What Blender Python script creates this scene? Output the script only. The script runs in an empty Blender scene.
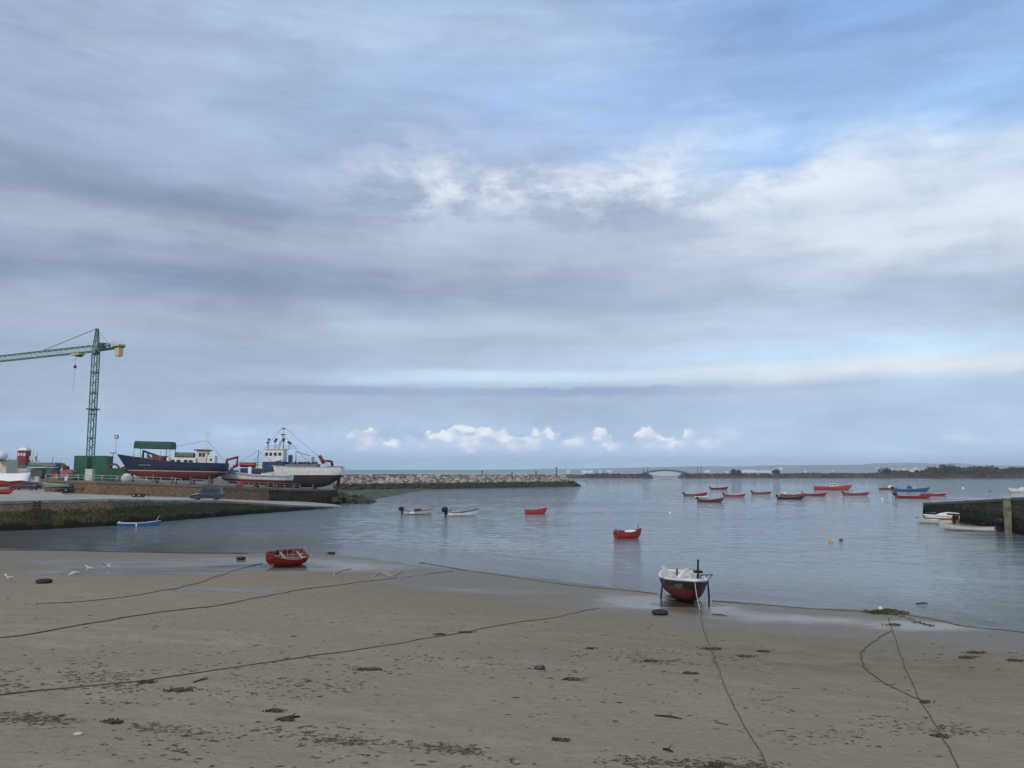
import bpy, bmesh, math, random
from mathutils import Vector, Matrix, noise as mnoise
R = math.radians
random.seed(7)
scene = bpy.context.scene
COL = scene.collection

# ------------------------------------------------------------------ camera
CAM_H, FPX, PITCH = 7.0, 830.0, R(6.05)
cam_data = bpy.data.cameras.new('camera')
cam_data.sensor_width = 36.0
cam_data.lens = 36.0 * FPX / 1024.0
cam_data.clip_start = 0.1
cam_data.clip_end = 60000
cam = bpy.data.objects.new('camera', cam_data)
COL.objects.link(cam)
cam.location = (0, 0, CAM_H)
cam.rotation_euler = (R(90) + PITCH, 0, 0)
scene.camera = cam

# ------------------------------------------------------------------ tiny node language
class NT:
    def __init__(self, tree): self.t = tree; self.n = tree.nodes; self.l = tree.links
    def new(self, typ, **kw):
        nd = self.n.new(typ)
        for k, v in kw.items(): setattr(nd, k, v)
        return nd
    def put(self, sock, v):
        if isinstance(v, S): self.l.new(v.s, sock)
        elif isinstance(v, bpy.types.NodeSocket): self.l.new(v, sock)
        elif isinstance(v, (tuple, list)) and sock.type == 'RGBA' and len(v) == 3: sock.default_value = (*v, 1)
        else: sock.default_value = v
    def math(self, op, a, b=0.0, c=None, clamp=False):
        nd = self.new('ShaderNodeMath', operation=op, use_clamp=clamp)
        self.put(nd.inputs[0], a); self.put(nd.inputs[1], b)
        if c is not None: self.put(nd.inputs[2], c)
        return S(self, nd.outputs[0])
    def mixc(self, f, a, b, mode='MIX'):
        nd = self.new('ShaderNodeMix', data_type='RGBA', blend_type=mode)
        self.put(nd.inputs[0], f); self.put(nd.inputs[6], a); self.put(nd.inputs[7], b)
        return S(self, nd.outputs[2])
    def vec(self, x, y, z):
        nd = self.new('ShaderNodeCombineXYZ')
        for i, v in enumerate((x, y, z)): self.put(nd.inputs[i], v)
        return S(self, nd.outputs[0])
    def sep(self, v):
        nd = self.new('ShaderNodeSeparateXYZ'); self.put(nd.inputs[0], v)
        return [S(self, o) for o in nd.outputs]
    def noise(self, v, scale=1.0, detail=4.0, rough=0.5, dist=0.0, color=False):
        nd = self.new('ShaderNodeTexNoise'); self.put(nd.inputs['Vector'], v)
        nd.inputs['Scale'].default_value = scale; nd.inputs['Detail'].default_value = detail
        nd.inputs['Roughness'].default_value = rough; nd.inputs['Distortion'].default_value = dist
        return S(self, nd.outputs['Color' if color else 'Fac'])
    def ramp(self, f, stops, interp='LINEAR'):
        nd = self.new('ShaderNodeValToRGB'); self.put(nd.inputs[0], f)
        cr = nd.color_ramp; cr.interpolation = interp
        while len(cr.elements) > 1: cr.elements.remove(cr.elements[-1])
        for i, (p, c) in enumerate(stops):
            e = cr.elements[0] if i == 0 else cr.elements.new(p)
            e.position = p
            if not isinstance(c, (tuple, list)): c = (c, c, c)
            e.color = (*c, 1) if len(c) == 3 else c
        return S(self, nd.outputs[0])
    def smooth(self, f, a, b, lo=0.0, hi=1.0):
        nd = self.new('ShaderNodeMapRange', interpolation_type='SMOOTHSTEP')
        self.put(nd.inputs[0], f)
        for i, v in enumerate((a, b, lo, hi)): self.put(nd.inputs[1 + i], v)
        return S(self, nd.outputs[0])
    def attr(self, name):
        nd = self.new('ShaderNodeAttribute', attribute_name=name); return S(self, nd.outputs['Fac'])
class S:
    def __init__(self, nt, s): self.nt = nt; self.s = s
    def __add__(self, o): return self.nt.math('ADD', self, o)
    __radd__ = __add__
    def __sub__(self, o): return self.nt.math('SUBTRACT', self, o)
    def __rsub__(self, o): return self.nt.math('SUBTRACT', o, self)
    def __mul__(self, o): return self.nt.math('MULTIPLY', self, o)
    __rmul__ = __mul__
    def __truediv__(self, o): return self.nt.math('DIVIDE', self, o)
    def clamp(self): return self.nt.math('ADD', self, 0.0, clamp=True)

def lin(r, g, b):
    f = lambda c: (c / 255 / 12.92) if c / 255 <= 0.04045 else ((c / 255 + 0.055) / 1.055) ** 2.4
    return (f(r), f(g), f(b))

# ------------------------------------------------------------------ sky: Nishita seen through layered stratus
SUN_EL, SUN_AZ = 38.0, 205.0          # azimuth clockwise from +Y: behind the camera, a little to the left
world = bpy.data.worlds.new('World'); scene.world = world
world.use_nodes = True
wt = NT(world.node_tree); wt.n.clear()
sky = wt.new('ShaderNodeTexSky', sky_type='NISHITA')
sky.sun_disc = False
sky.sun_elevation = R(SUN_EL); sky.sun_rotation = R(SUN_AZ)
sky.air_density = 1.0; sky.dust_density = 1.5; sky.ozone_density = 1.5
tc = wt.new('ShaderNodeTexCoord')
dx, dy, dz = wt.sep(tc.outputs['Generated'])
DEG = 180 / math.pi
az = wt.math('ARCTAN2', dx, dy) * DEG
el = wt.math('ARCSINE', dz) * DEG
den = wt.math('MAXIMUM', dz, 0.0) + 0.12
px, py = dx / den, dy / den
plane = wt.vec(px, py, 0.0)
# broad wisps in cloud-deck space, and streaks along the horizon
wisp = wt.noise(wt.vec(px * 0.9, py * 1.3, 1.7), 1.0, 7, 0.55, 0.4)
streak = wt.noise(wt.vec(az * 0.045, el * 0.42, 3.1), 1.0, 6, 0.55, 0.3)
streak2 = wt.noise(wt.vec(az * 0.11, el * 0.9, 8.4), 1.0, 6, 0.6, 0.6)
wob = (wt.noise(wt.vec(az * 0.06, el * 0.12, 0.3), 1.0, 5, 0.55) - 0.5)
warp = el + wob * wt.smooth(el, 6.0, 15.0, 1.1, 6.5) + (streak - 0.5) * wt.smooth(el, 4.0, 13.0, 0.9, 2.6)
e01 = warp / 40.0
def column(stops):
    s = sorted(((e / 40.0, lin(*c)) for e, c in stops), key=lambda t: t[0])
    return wt.ramp(e01, [(e, (c[0] * 1.0, c[1] * 1.012, c[2] * .985)) for e, c in s], 'EASE')
left = column([(0, (150, 175, 205)), (2, (158, 180, 210)), (4.5, (164, 180, 204)), (7, (158, 174, 200)), (9.5, (166, 179, 202)),
               (12.5, (136, 150, 177)), (15, (165, 177, 200)), (17.5, (138, 153, 178)), (21, (154, 170, 202)),
               (25, (161, 177, 206)), (29, (166, 182, 208)), (36, (158, 176, 208))])
mid = column([(0, (160, 185, 215)), (1.5, (164, 186, 215)), (4, (168, 187, 214)), (5.6, (170, 186, 212)), (6.5, (198, 220, 240)), (7.4, (178, 196, 219)),
              (9.3, (170, 184, 206)), (10, (176, 190, 211)), (12.5, (149, 163, 187)), (15, (171, 183, 205)), (17.6, (149, 164, 190)),
              (20, (176, 191, 217)), (22, (156, 176, 214)), (25, (156, 179, 219)), (29, (170, 189, 224)), (36, (160, 184, 226))])
right = column([(0, (158, 182, 212)), (1.5, (166, 187, 216)), (4, (172, 192, 220)), (5.6, (176, 194, 220)), (6.6, (214, 223, 236)), (7.7, (190, 216, 241)),
                (8.8, (180, 195, 218)), (11.5, (172, 187, 211)), (13.5, (184, 196, 216)), (15.2, (205, 213, 230)), (17, (188, 203, 226)),
                (19, (193, 208, 232)), (21, (160, 192, 234)), (23, (146, 182, 228)), (27, (143, 175, 222)), (30, (136, 176, 228)), (36, (134, 174, 228))])
aw = az + wob * 14.0
wl = wt.smooth(aw, -24.0, 0.0); wr = wt.smooth(aw, 2.0, 22.0)
base = wt.mixc(wr, wt.mixc(wl, left, mid), right)
# where the deck thins at the upper right the real sky shows through
cover = wt.smooth(warp + wr * 7.0 + (wisp - 0.5) * 12.0, 24.0, 36.0, 1.0, 0.72)
deck = wt.mixc(cover, wt.mixc(1.0, sky.outputs[0], (0.16, 0.16, 0.16), 'MULTIPLY'), base)
# soft modulation
fine = wt.noise(wt.vec(az * 0.26, el * 0.62, 4.4), 1.0, 7, 0.70, 0.2)
lump = wt.noise(wt.vec(az * 0.085, el * 0.20, 6.6), 1.0, 8, 0.60, 0.1)
mod = 0.99 + (wisp - 0.5) * 0.28 + (streak2 - 0.5) * 0.26 + (fine - 0.5) * 0.17 + (lump - 0.5) * 0.50
deck = wt.mixc(1.0, deck, wt.vec(mod, mod, mod), 'MULTIPLY')
# overlapping decks with definite edges
ea = el + wob * 3.0
la = wt.noise(wt.vec(az * 0.030, ea * 0.17, 12.0), 1.0, 9, 0.58, 0.25)
lb = wt.noise(wt.vec(az * 0.055, ea * 0.34, 15.0), 1.0, 9, 0.60, 0.2)
ma = wt.smooth(la, 0.47, 0.56) * wt.smooth(el, 7.0, 10.0)
mb_ = wt.smooth(lb, 0.50, 0.58) * wt.smooth(el, 7.5, 11.0)
deck = wt.mixc(ma * 0.55, deck, wt.mixc(1.0, deck, (0.84, 0.84, 0.88), 'MULTIPLY'))
deck = wt.mixc(mb_ * 0.50, deck, wt.mixc(1.0, deck, (1.14, 1.12, 1.08), 'MULTIPLY'))
def gauss(v, c, w):
    t = (v - c) / w
    return wt.math('EXPONENT', t * t * -1.0)
# bright torn edges around 20 degrees
tear = wt.noise(wt.vec(az * 0.12, el * 0.24, 5.5), 1.0, 8, 0.64, 0.15)
tm = gauss(el + wob * 5.0, 19.2, 2.6) * wt.smooth(az, -16.0, -5.0) * wt.smooth(tear, 0.40, 0.62) * wt.smooth(az, 34.0, 18.0, 0.35, 1.0)
deck = wt.mixc(tm * 0.9, deck, lin(226, 233, 243))
t2 = gauss(el + wob * 4.0, 14.8, 2.4) * wt.smooth(az, 12.0, 26.0) * wt.smooth(tear, 0.42, 0.68)
deck = wt.mixc(t2 * 0.75, deck, lin(220, 226, 236))
# thin dark bars below the pale gap
bars = wt.noise(wt.vec(az * 0.35, el * 0.3, 11.0), 1.0, 8, 0.62)
eb = el + (bars - 0.5) * 0.9
b1 = wt.smooth(eb, 5.05, 5.3) * wt.smooth(eb, 5.85, 5.65) * (gauss(az, -13.5, 8.5) + gauss(az, 4.5, 8.0)).clamp()
deck = wt.mixc(b1 * 0.75, deck, lin(142, 162, 194))
# low cumulus row near the horizon: flat shaded bases, billowing lit tops
nz = wt.noise(wt.vec(az * 0.85, el * 1.3, 2.2), 1.0, 8, 0.64, 0.0, color=True)
nx_, ny_, nz_ = wt.sep(nz)
azd = az + (nx_ - 0.5) * 1.8; eld = el + (ny_ - 0.5) * 1.5
vor = wt.new('ShaderNodeTexVoronoi', feature='SMOOTH_F1'); wt.put(vor.inputs['Vector'], wt.vec(azd * 0.80, eld * 1.25, 4.0)); vor.inputs['Scale'].default_value = 1.0; vor.inputs['Smoothness'].default_value = 0.35
puff = 1.0 - S(wt, vor.outputs['Distance']) * 1.35
span = wt.smooth(az, -13.5, -10.0) * wt.smooth(az, 20.0, 9.0, 0.0, 1.0)
topn = wt.noise(wt.vec(az * 0.30, 0.0, 7.7), 1.0, 3, 0.6)
top = 1.9 + wt.smooth(topn, 0.25, 0.62) * 1.5 * span
body_ = wt.smooth(top - eld, -0.25, 0.75) * wt.smooth(el, 1.0, 1.9)
gapn = wt.smooth(wt.noise(wt.vec(az * 0.45, el * 0.2, 1.3), 1.0, 4, 0.6), 0.28, 0.42, 0.62, 1.0)
cm = wt.smooth(body_ * (puff * 0.8 + 0.32), 0.14, 0.40) * span * gapn
lit = wt.smooth((eld - 1.9) * 0.5 + puff * 0.9 + (nz_ - 0.5) * 1.0, 0.15, 0.95)
deck = wt.mixc(cm * 0.86, deck, wt.mixc(lit, lin(178, 193, 217), lin(238, 237, 240)))
# dimmer cumulus haze to the right and left of it
cf = wt.smooth(wt.noise(wt.vec(az * 0.30, el * 0.9, 5.2), 1.0, 7, 0.6), 0.50, 0.70) * gauss(el, 2.3, 0.9) * wt.smooth(az, -26.0, -16.0)
deck = wt.mixc(cf * 0.30, deck, lin(222, 226, 234))
cb = gauss(el, 2.6, 0.7) * wt.smooth(wt.noise(wt.vec(az * 0.7, el * 1.3, 9.2), 1.0, 5, 0.5), 0.56, 0.66) * wt.smooth(az, -16.0, -6.0) * wt.smooth(az, 12.0, 4.0)
deck = wt.mixc(cb * 0.5, deck, lin(140, 164, 204))
lift = wt.smooth(el, 4.5, 0.2, 1.0, 1.4)
deck = wt.mixc(1.0, deck, wt.vec(lift, lift, lift), 'MULTIPLY')
deck = wt.mixc(wt.smooth(el, -1.5, -0.2), lin(120, 140, 165), deck)
bg = wt.new('ShaderNodeBackground')
tenx = wt.mixc(1.0, deck, (10.0, 10.0, 10.0), 'MULTIPLY')
wt.put(bg.inputs[0], tenx); bg.inputs[1].default_value = 0.1
wo = wt.new('ShaderNodeOutputWorld'); wt.l.new(bg.outputs[0], wo.inputs[0])
world.cycles.sampling_method = 'MANUAL'; world.cycles.sample_map_resolution = 1024

sun_d = bpy.data.lights.new('sun', 'SUN'); sun_d.energy = 1.5; sun_d.angle = R(10); sun_d.color = (1.0, 0.88, 0.72)
sun = bpy.data.objects.new('sun', sun_d); COL.objects.link(sun)
sdir = Vector((math.sin(R(SUN_AZ)) * math.cos(R(SUN_EL)), math.cos(R(SUN_AZ)) * math.cos(R(SUN_EL)), math.sin(R(SUN_EL))))
sun.rotation_euler = sdir.to_track_quat('Z', 'Y').to_euler(); sun.location = (0, -20, 60)

scene.view_settings.view_transform = 'Standard'
scene.view_settings.look = 'None'
scene.view_settings.exposure = 0.16
scene.view_settings.gamma = 1.0
scene.view_settings.use_curve_mapping = False
scene.cycles.max_bounces = 6; scene.cycles.volume_bounces = 1
scene.cycles.transparent_max_bounces = 8
scene.cycles.use_denoising = True

# ------------------------------------------------------------------ placing
def ray(u, v):
    d = Vector(((u - 512) / FPX, (384 - v) / FPX, -1.0))
    c, s = math.cos(R(90) + PITCH), math.sin(R(90) + PITCH)
    return Vector((d.x, d.y * c - d.z * s, d.y * s + d.z * c))
def at_z(u, v, z=0.0):
    r = ray(u, v); t = (z - CAM_H) / r.z
    return Vector((r.x * t, r.y * t, z))
def at_y(u, v, Y):
    r = ray(u, v); t = Y / r.y
    return Vector((r.x * t, Y, CAM_H + r.z * t))

# ------------------------------------------------------------------ mesh builder
class MB:
    def __init__(self): self.v = []; self.f = []; self.m = []; self.sm = []
    def add(self, vs, fs, mi=0, smooth=False, M=None):
        b = len(self.v)
        for p in vs:
            p = Vector(p); self.v.append(M @ p if M else p)
        for f in fs: self.f.append([b + i for i in f]); self.m.append(mi); self.sm.append(smooth)
        return self
    def box(self, x0, x1, y0, y1, z0, z1, mi=0, M=None):
        vs = [(x0, y0, z0), (x1, y0, z0), (x1, y1, z0), (x0, y1, z0), (x0, y0, z1), (x1, y0, z1), (x1, y1, z1), (x0, y1, z1)]
        return self.add(vs, [(3, 2, 1, 0), (4, 5, 6, 7), (0, 1, 5, 4), (1, 2, 6, 5), (2, 3, 7, 6), (3, 0, 4, 7)], mi, False, M)
    def rings(self, rs, mi=0, smooth=True, cap=True, closed=True, M=None):
        n = len(rs[0]); vs = [p for r in rs for p in r]; fs = []
        for i in range(len(rs) - 1):
            for j in range(n if closed else n - 1):
                k = (j + 1) % n
                fs.append((i * n + j, i * n + k, (i + 1) * n + k, (i + 1) * n + j))
        self.add(vs, fs, mi, smooth, M)
        if cap:
            b = len(self.v) - len(vs)
            self.f.append([b + i for i in range(n)][::-1]); self.m.append(mi); self.sm.append(False)
            self.f.append([b + (len(rs) - 1) * n + i for i in range(n)]); self.m.append(mi); self.sm.append(False)
        return self
    def tube(self, pts, r, n=6, mi=0, smooth=True, M=None):
        pts = [Vector(p) for p in pts]; rs = []
        up = Vector((0, 0, 1))
        for i, p in enumerate(pts):
            t = (pts[min(i + 1, len(pts) - 1)] - pts[max(i - 1, 0)]).normalized()
            a = t.cross(up)
            if a.length < 0.05: a = t.cross(Vector((1, 0, 0)))
            a.normalize(); b = t.cross(a)
            rr = r[i] if isinstance(r, (list, tuple)) else r
            rs.append([p + a * (math.cos(2 * math.pi * k / n) * rr) + b * (math.sin(2 * math.pi * k / n) * rr) for k in range(n)])
        return self.rings(rs, mi, smooth, True, True, M)
    def bar(self, p0, p1, w, mi=0, h=None): return self.tube([p0, p1], w * 0.7, 4, mi, False)
    def lathe(self, prof, n=12, mi=0, M=None, smooth=True):
        rs = [[(r * math.cos(2 * math.pi * k / n), r * math.sin(2 * math.pi * k / n), z) for k in range(n)] for r, z in prof]
        return self.rings(rs, mi, smooth, True, True, M)
    def prism(self, poly, y0, y1, mi=0, M=None, taper=0.0):      # poly in xz, extruded along y
        n = len(poly)
        vs = [(x, y0, z) for x, z in poly] + [(x, y1, z) for x, z in poly]
        fs = [(i, (i + 1) % n, n + (i + 1) % n, n + i) for i in range(n)] + [list(range(n))[::-1], [n + i for i in range(n)]]
        return self.add(vs, fs, mi, False, M)
    def blob(self, c, r, n=8, mi=0, jit=0.0, M=None, seed=None):
        rg = random.Random(seed if seed is not None else random.random()); rs = []
        m = max(4, n // 2 + 1)
        for i in range(m):
            ph = math.pi * (i + 0.25) / (m - 0.5)
            ph = min(ph, math.pi - 0.12)
            rs.append([(c[0] + r[0] * math.sin(ph) * math.cos(2 * math.pi * k / n) * (1 + rg.uniform(-jit, jit)),
                        c[1] + r[1] * math.sin(ph) * math.sin(2 * math.pi * k / n) * (1 + rg.uniform(-jit, jit)),
                        c[2] - r[2] * math.cos(ph) * (1 + rg.uniform(-jit, jit) * .5)) for k in range(n)])
        return self.rings(rs, mi, jit == 0, True, True, M)
    def build(self, name, mats, parent=None, bevel=0.0, loc=None):
        me = bpy.data.meshes.new(name)
        me.from_pydata([tuple(p) for p in self.v], [], self.f)
        if not isinstance(mats, (list, tuple)): mats = [mats]
        for m in mats: me.materials.append(m)
        me.polygons.foreach_set('material_index', self.m)
        me.polygons.foreach_set('use_smooth', self.sm)
        bm = bmesh.new(); bm.from_mesh(me); bmesh.ops.recalc_face_normals(bm, faces=bm.faces); bm.to_mesh(me); bm.free()
        me.update()
        o = bpy.data.objects.new(name, me); COL.objects.link(o)
        if parent: o.parent = parent
        if loc is not None: o.location = loc
        if bevel:
            md = o.modifiers.new('bevel', 'BEVEL'); md.width = bevel; md.segments = 2; md.limit_method = 'ANGLE'
        return o
def tag(o, label=None, cat=None, group=None, kind=None):
    if label: o['label'] = label
    if cat: o['category'] = cat
    if group: o['group'] = group
    if kind: o['kind'] = kind
    return o
def empty(name, loc, rz=0.0, label=None, cat=None, group=None, rx=0.0, ry=0.0):
    o = bpy.data.objects.new(name, None); COL.objects.link(o)
    o.location = loc; o.rotation_euler = (rx, ry, rz); o.empty_display_size = 0.2
    return tag(o, label, cat, group)
def kids(o): return [c for c in COL.objects if c.parent == o]
def copy_tree(o, parent=None):
    c = o.copy(); COL.objects.link(c); c.parent = parent
    for ch in kids(o): copy_tree(ch, c)
    return c

# ------------------------------------------------------------------ materials
_mc = {}
def mat(name, col, rough=0.6, metal=0.0, var=0.18, scale=3.0, bump=0.0, bscale=20.0, col2=None, rust=0.0, spec=0.5):
    if name in _mc: return _mc[name]
    m = bpy.data.materials.new(name); m.use_nodes = True; t = NT(m.node_tree)
    p = t.n['Principled BSDF']
    o = t.new('ShaderNodeTexCoord').outputs['Object']
    n1 = t.noise(o, scale, 6, 0.6)
    c = t.mixc(t.smooth(n1, 0.3, 0.7), tuple(x * (1 - var) for x in col), tuple(min(1, x * (1 + var)) for x in col))
    if col2: c = t.mixc(t.smooth(t.noise(o, scale * 0.6, 5, 0.6), 0.5, 0.62), c, col2)
    if rust: c = t.mixc(t.smooth(t.noise(o, scale * 2.2, 7, 0.65), 0.72 - rust, 0.8 - rust), c, (0.16, 0.075, 0.04))
    t.put(p.inputs['Base Color'], c)
    t.put(p.inputs['Roughness'], t.smooth(n1, 0.2, 0.8, max(0.05, rough - 0.1), min(1, rough + 0.1)))
    p.inputs['Metallic'].default_value = metal; p.inputs['Specular IOR Level'].default_value = spec
    if bump:
        b = t.new('ShaderNodeBump'); b.inputs['Strength'].default_value = 0.6; b.inputs['Distance'].default_value = bump
        t.put(b.inputs['Height'], t.noise(o, bscale, 5, 0.6)); t.l.new(b.outputs[0], p.inputs['Normal'])
    _mc[name] = m; return m

# ================================================================== THE SETTING
shore_px = [(0, 549), (60, 550), (120, 551.5), (180, 553), (250, 553), (330, 554), (390, 560), (460, 569), (560, 581), (650, 592), (720, 600), (800, 607), (890, 611), (960, 621), (1024, 631)]
SH = [at_z(u, v) for u, v in shore_px]
SHX = [p.x for p in SH]; SHY = [p.y for p in SH]
def shore_y(x):
    if x <= SHX[0]: return SHY[0] + (SHX[0] - x) * 0.05
    if x >= SHX[-1]: return SHY[-1] - (x - SHX[-1]) * 0.75
    for i in range(len(SHX) - 1):
        if x <= SHX[i + 1]:
            t = (x - SHX[i]) / (SHX[i + 1] - SHX[i]); return SHY[i] * (1 - t) + SHY[i + 1] * t
pool_px = [(150, 572, 100, 7, .07), (215, 607, 75, 4, .09), (60, 562, 60, 4, .03), (640, 601, 45, 7, .06), (700, 606, 45, 8, .075), (800, 618, 75, 6, .05), (930, 626, 70, 6, .06),
           (560, 606, 70, 3, .012), (330, 567, 150, 6, .035), (470, 590, 120, 6, .03), (235, 563, 110, 7, .07), (120, 580, 90, 6, .06)]
def px_to_flat(u, v, z=0.1): return at_z(u, v, z)
POOLS = []
for u, v, ru, rv, dep in pool_px:
    c = at_z(u, v, .05); e = at_z(u + ru, v, .05); f = at_z(u, v - rv, .05); g = at_z(u, v + rv, .05)
    POOLS.append((c.x, c.y, abs(e.x - c.x), (f.y - g.y) / 2, dep))
def terrain(x, y):
    d = shore_y(x) - y
    if d < 0:
        z = 0.012 * d if d > -3 else -0.036 + 0.05 * (d + 3)
        z = max(z, -3.5)
    elif d < 9: z = 0.020 * d if d < 4 else 0.08 + 0.002 * (d - 4)
    else:
        t = min((d - 9) / 12.0, 1.0)
        z = 0.09 + 0.046 * (d - 9) * (0.35 + 0.65 * t)
    if -6 < d < 90:
        amp = 0.006 + 0.016 * min(max(d, 0) / 5.0, 1) + 0.030 * min(max(d - 5, 0) / 20.0, 1.0)
        z += amp * mnoise.noise(Vector((x * 0.10, y * 0.22, 0))) * 1.6 + 0.006 * mnoise.noise(Vector((x * 0.6, y * 1.1, 4)))
        for cx, cy, rx, ry, dep in POOLS:
            q = ((x - cx) / rx) ** 2 + ((y - cy) / ry) ** 2
            if q < 4:
                q *= 1 + 0.7 * mnoise.noise(Vector((x * .25, y * .5, 9)))
                z -= min(max(0, z) * 0.75 + dep * 0.62, .07) * math.exp(-q * 1.2)
    return z
def at_t(u, v, lift=0.0):
    r = ray(u, v); lo, hi = 2.0, 300.0
    o = Vector((0, 0, CAM_H))
    s = 4.0
    while s < 400:
        p = o + r * s
        if p.z < terrain(p.x, p.y): break
        s += 0.5
    a, b = s - 0.5, s
    for _ in range(18):
        m = (a + b) / 2; p = o + r * m
        if p.z < terrain(p.x, p.y): b = m
        else: a = m
    p = o + r * b
    return Vector((p.x, p.y, terrain(p.x, p.y) + lift))

def axis(fine0, fine1, step, far0, far1, g=1.35):
    a = []; x = fine0
    while x <= fine1 + 1e-6: a.append(x); x += step
    s = step; x = a[-1]
    while x < far1: s *= g; x += s; a.append(x)
    s = step; x = a[0]; pre = []
    while x > far0: s *= g; x -= s; pre.append(x)
    return pre[::-1] + a
def sheet(name, xs, ys, zf, m, attrs=None):
    me = bpy.data.meshes.new(name); nx, ny = len(xs), len(ys)
    vs = [(x, y, zf(x, y)) for y in ys for x in xs]
    fs = [(j * nx + i, j * nx + i + 1, (j + 1) * nx + i + 1, (j + 1) * nx + i) for j in range(ny - 1) for i in range(nx - 1)]
    me.from_pydata(vs, [], fs); me.materials.append(m)
    me.polygons.foreach_set('use_smooth', [True] * len(fs))
    for k, fn in (attrs or {}).items():
        at = me.attributes.new(k, 'FLOAT', 'POINT'); at.data.foreach_set('value', [fn(*v) for v in vs])
    me.update(); o = bpy.data.objects.new(name, me); COL.objects.link(o); return tag(o, kind='structure')

# ---- sand
sm = bpy.data.materials.new('wet_sand'); sm.use_nodes = True; t = NT(sm.node_tree); p = t.n['Principled BSDF']
geo = t.new('ShaderNodeNewGeometry').outputs['Position']
X, Y, Z = t.sep(geo)
hgt = t.attr('height')
n_big = t.noise(t.vec(X * 0.07, Y * 0.16, 0.0), 1.0, 5, 0.55)
n_mid = t.noise(t.vec(X * 0.5, Y * 1.1, 2.0), 1.0, 6, 0.6)
n_fine = t.noise(geo, 14.0, 6, 0.7)
n_grit = t.noise(t.vec(X * 3.2, Y * 4.6, 1.0), 1.0, 7, 0.72)
dry = t.mixc(t.smooth(n_mid, 0.3, 0.7), (0.310, 0.256, 0.172), (0.385, 0.322, 0.225))
col = t.mixc(t.smooth(n_big, 0.38, 0.62), dry, (0.325, 0.264, 0.178))
wet = t.smooth(hgt + (n_big - 0.5) * 0.42 + (n_mid - 0.5) * 0.16, 0.30, 0.02)
wm_ = t.attr('wetmap')
film = t.smooth(wm_ + (n_mid - 0.5) * 0.9 + (n_big - 0.5) * 0.6, 0.22, 0.85)
wet = t.math('MAXIMUM', wet, film)
moist = t.smooth(hgt + (n_big - 0.5) * 0.9, 1.5, 0.1)
col = t.mixc(moist * 0.55, col, (0.245, 0.205, 0.135))
col = t.mixc(wet * 0.75, col, (0.165, 0.136, 0.092))
alg = t.attr('algae') * t.smooth(t.noise(t.vec(X * 0.35, Y * 0.8, 5.0), 1.0, 6, 0.65), 0.36, 0.62)
col = t.mixc(alg * 0.6, col, (0.175, 0.145, 0.055))
rip = t.noise(t.vec(X * 0.8, Y * 3.2, 7.0), 1.0, 5, 0.65)
col = t.mixc(t.smooth(rip, 0.6, 0.72) * wet * 0.45, col, (0.07, 0.062, 0.045))
speck = t.smooth(t.noise(geo, 5.5, 3, 0.7), 0.70, 0.78) * t.smooth(n_mid, 0.45, 0.6)
col = t.mixc(t.smooth(n_grit, 0.46, 0.72) * 0.32, col, (0.115, 0.088, 0.055))
col = t.mixc(t.smooth(n_grit, 0.42, 0.28) * 0.25, col, (0.42, 0.36, 0.27))
col = t.mixc(speck * 0.5, col, (0.08, 0.062, 0.038))
col = t.mixc(t.smooth(n_fine, 0.25, 0.75) * 0.22, col, (0.12, 0.10, 0.075))
t.put(p.inputs['Base Color'], col)
ro = t.smooth(wet + (n_mid - 0.5) * 0.5, 0.0, 0.9, 0.92, 0.50) * (1.0 - film * 0.58)
t.put(p.inputs['Roughness'], ro); p.inputs['IOR'].default_value = 1.33
t.put(p.inputs['Specular IOR Level'], wet * 0.45 + 0.06)
bp = t.new('ShaderNodeBump'); bp.inputs['Strength'].default_value = 0.7; bp.inputs['Distance'].default_value = 0.09
hh = n_mid * 0.6 * (1.0 - film * .9) + t.noise(t.vec(X * 2.0, Y * 2.6, 0.0), 1.0, 7, 0.62) * (1.25 - wet) + n_fine * 0.12 * (1.2 - wet)
vd = t.new('ShaderNodeTexVoronoi'); t.put(vd.inputs['Vector'], t.vec(X + (n_mid - .5) * .5, Y + (n_big - .5) * .5, 0.0)); vd.inputs['Scale'].default_value = 1.7
dent = t.smooth(S(t, vd.outputs['Distance']), 0.20, 0.05) * t.smooth(n_big, 0.44, 0.54) * (1.0 - wet)
hh = hh - dent * 0.45
t.put(bp.inputs['Height'], hh); t.l.new(bp.outputs[0], p.inputs['Normal'])
algc = at_z(850, 655, .5)
def algae(x, y, z):
    q = ((x - algc.x) / 9.5) ** 2 + ((y - algc.y) / 4.2) ** 2
    return math.exp(-q)
xs = axis(-78, 50, 0.55, -7000, 7000); ys = axis(8, 88, 0.5, -200, 7000)
def wetmap(x, y, z):
    w = 0
    if -2 < shore_y(x) - y < 70:
        for cx, cy, rx, ry, dep in POOLS: w += math.exp(-(((x - cx) / rx) ** 2 + ((y - cy) / ry) ** 2) * .9) * min(1, dep / .06)
    return min(w, 1)
sand = sheet('beach_sand_and_seabed', xs, ys, terrain, sm, {'height': lambda x, y, z: z, 'algae': algae, 'wetmap': wetmap})

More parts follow.
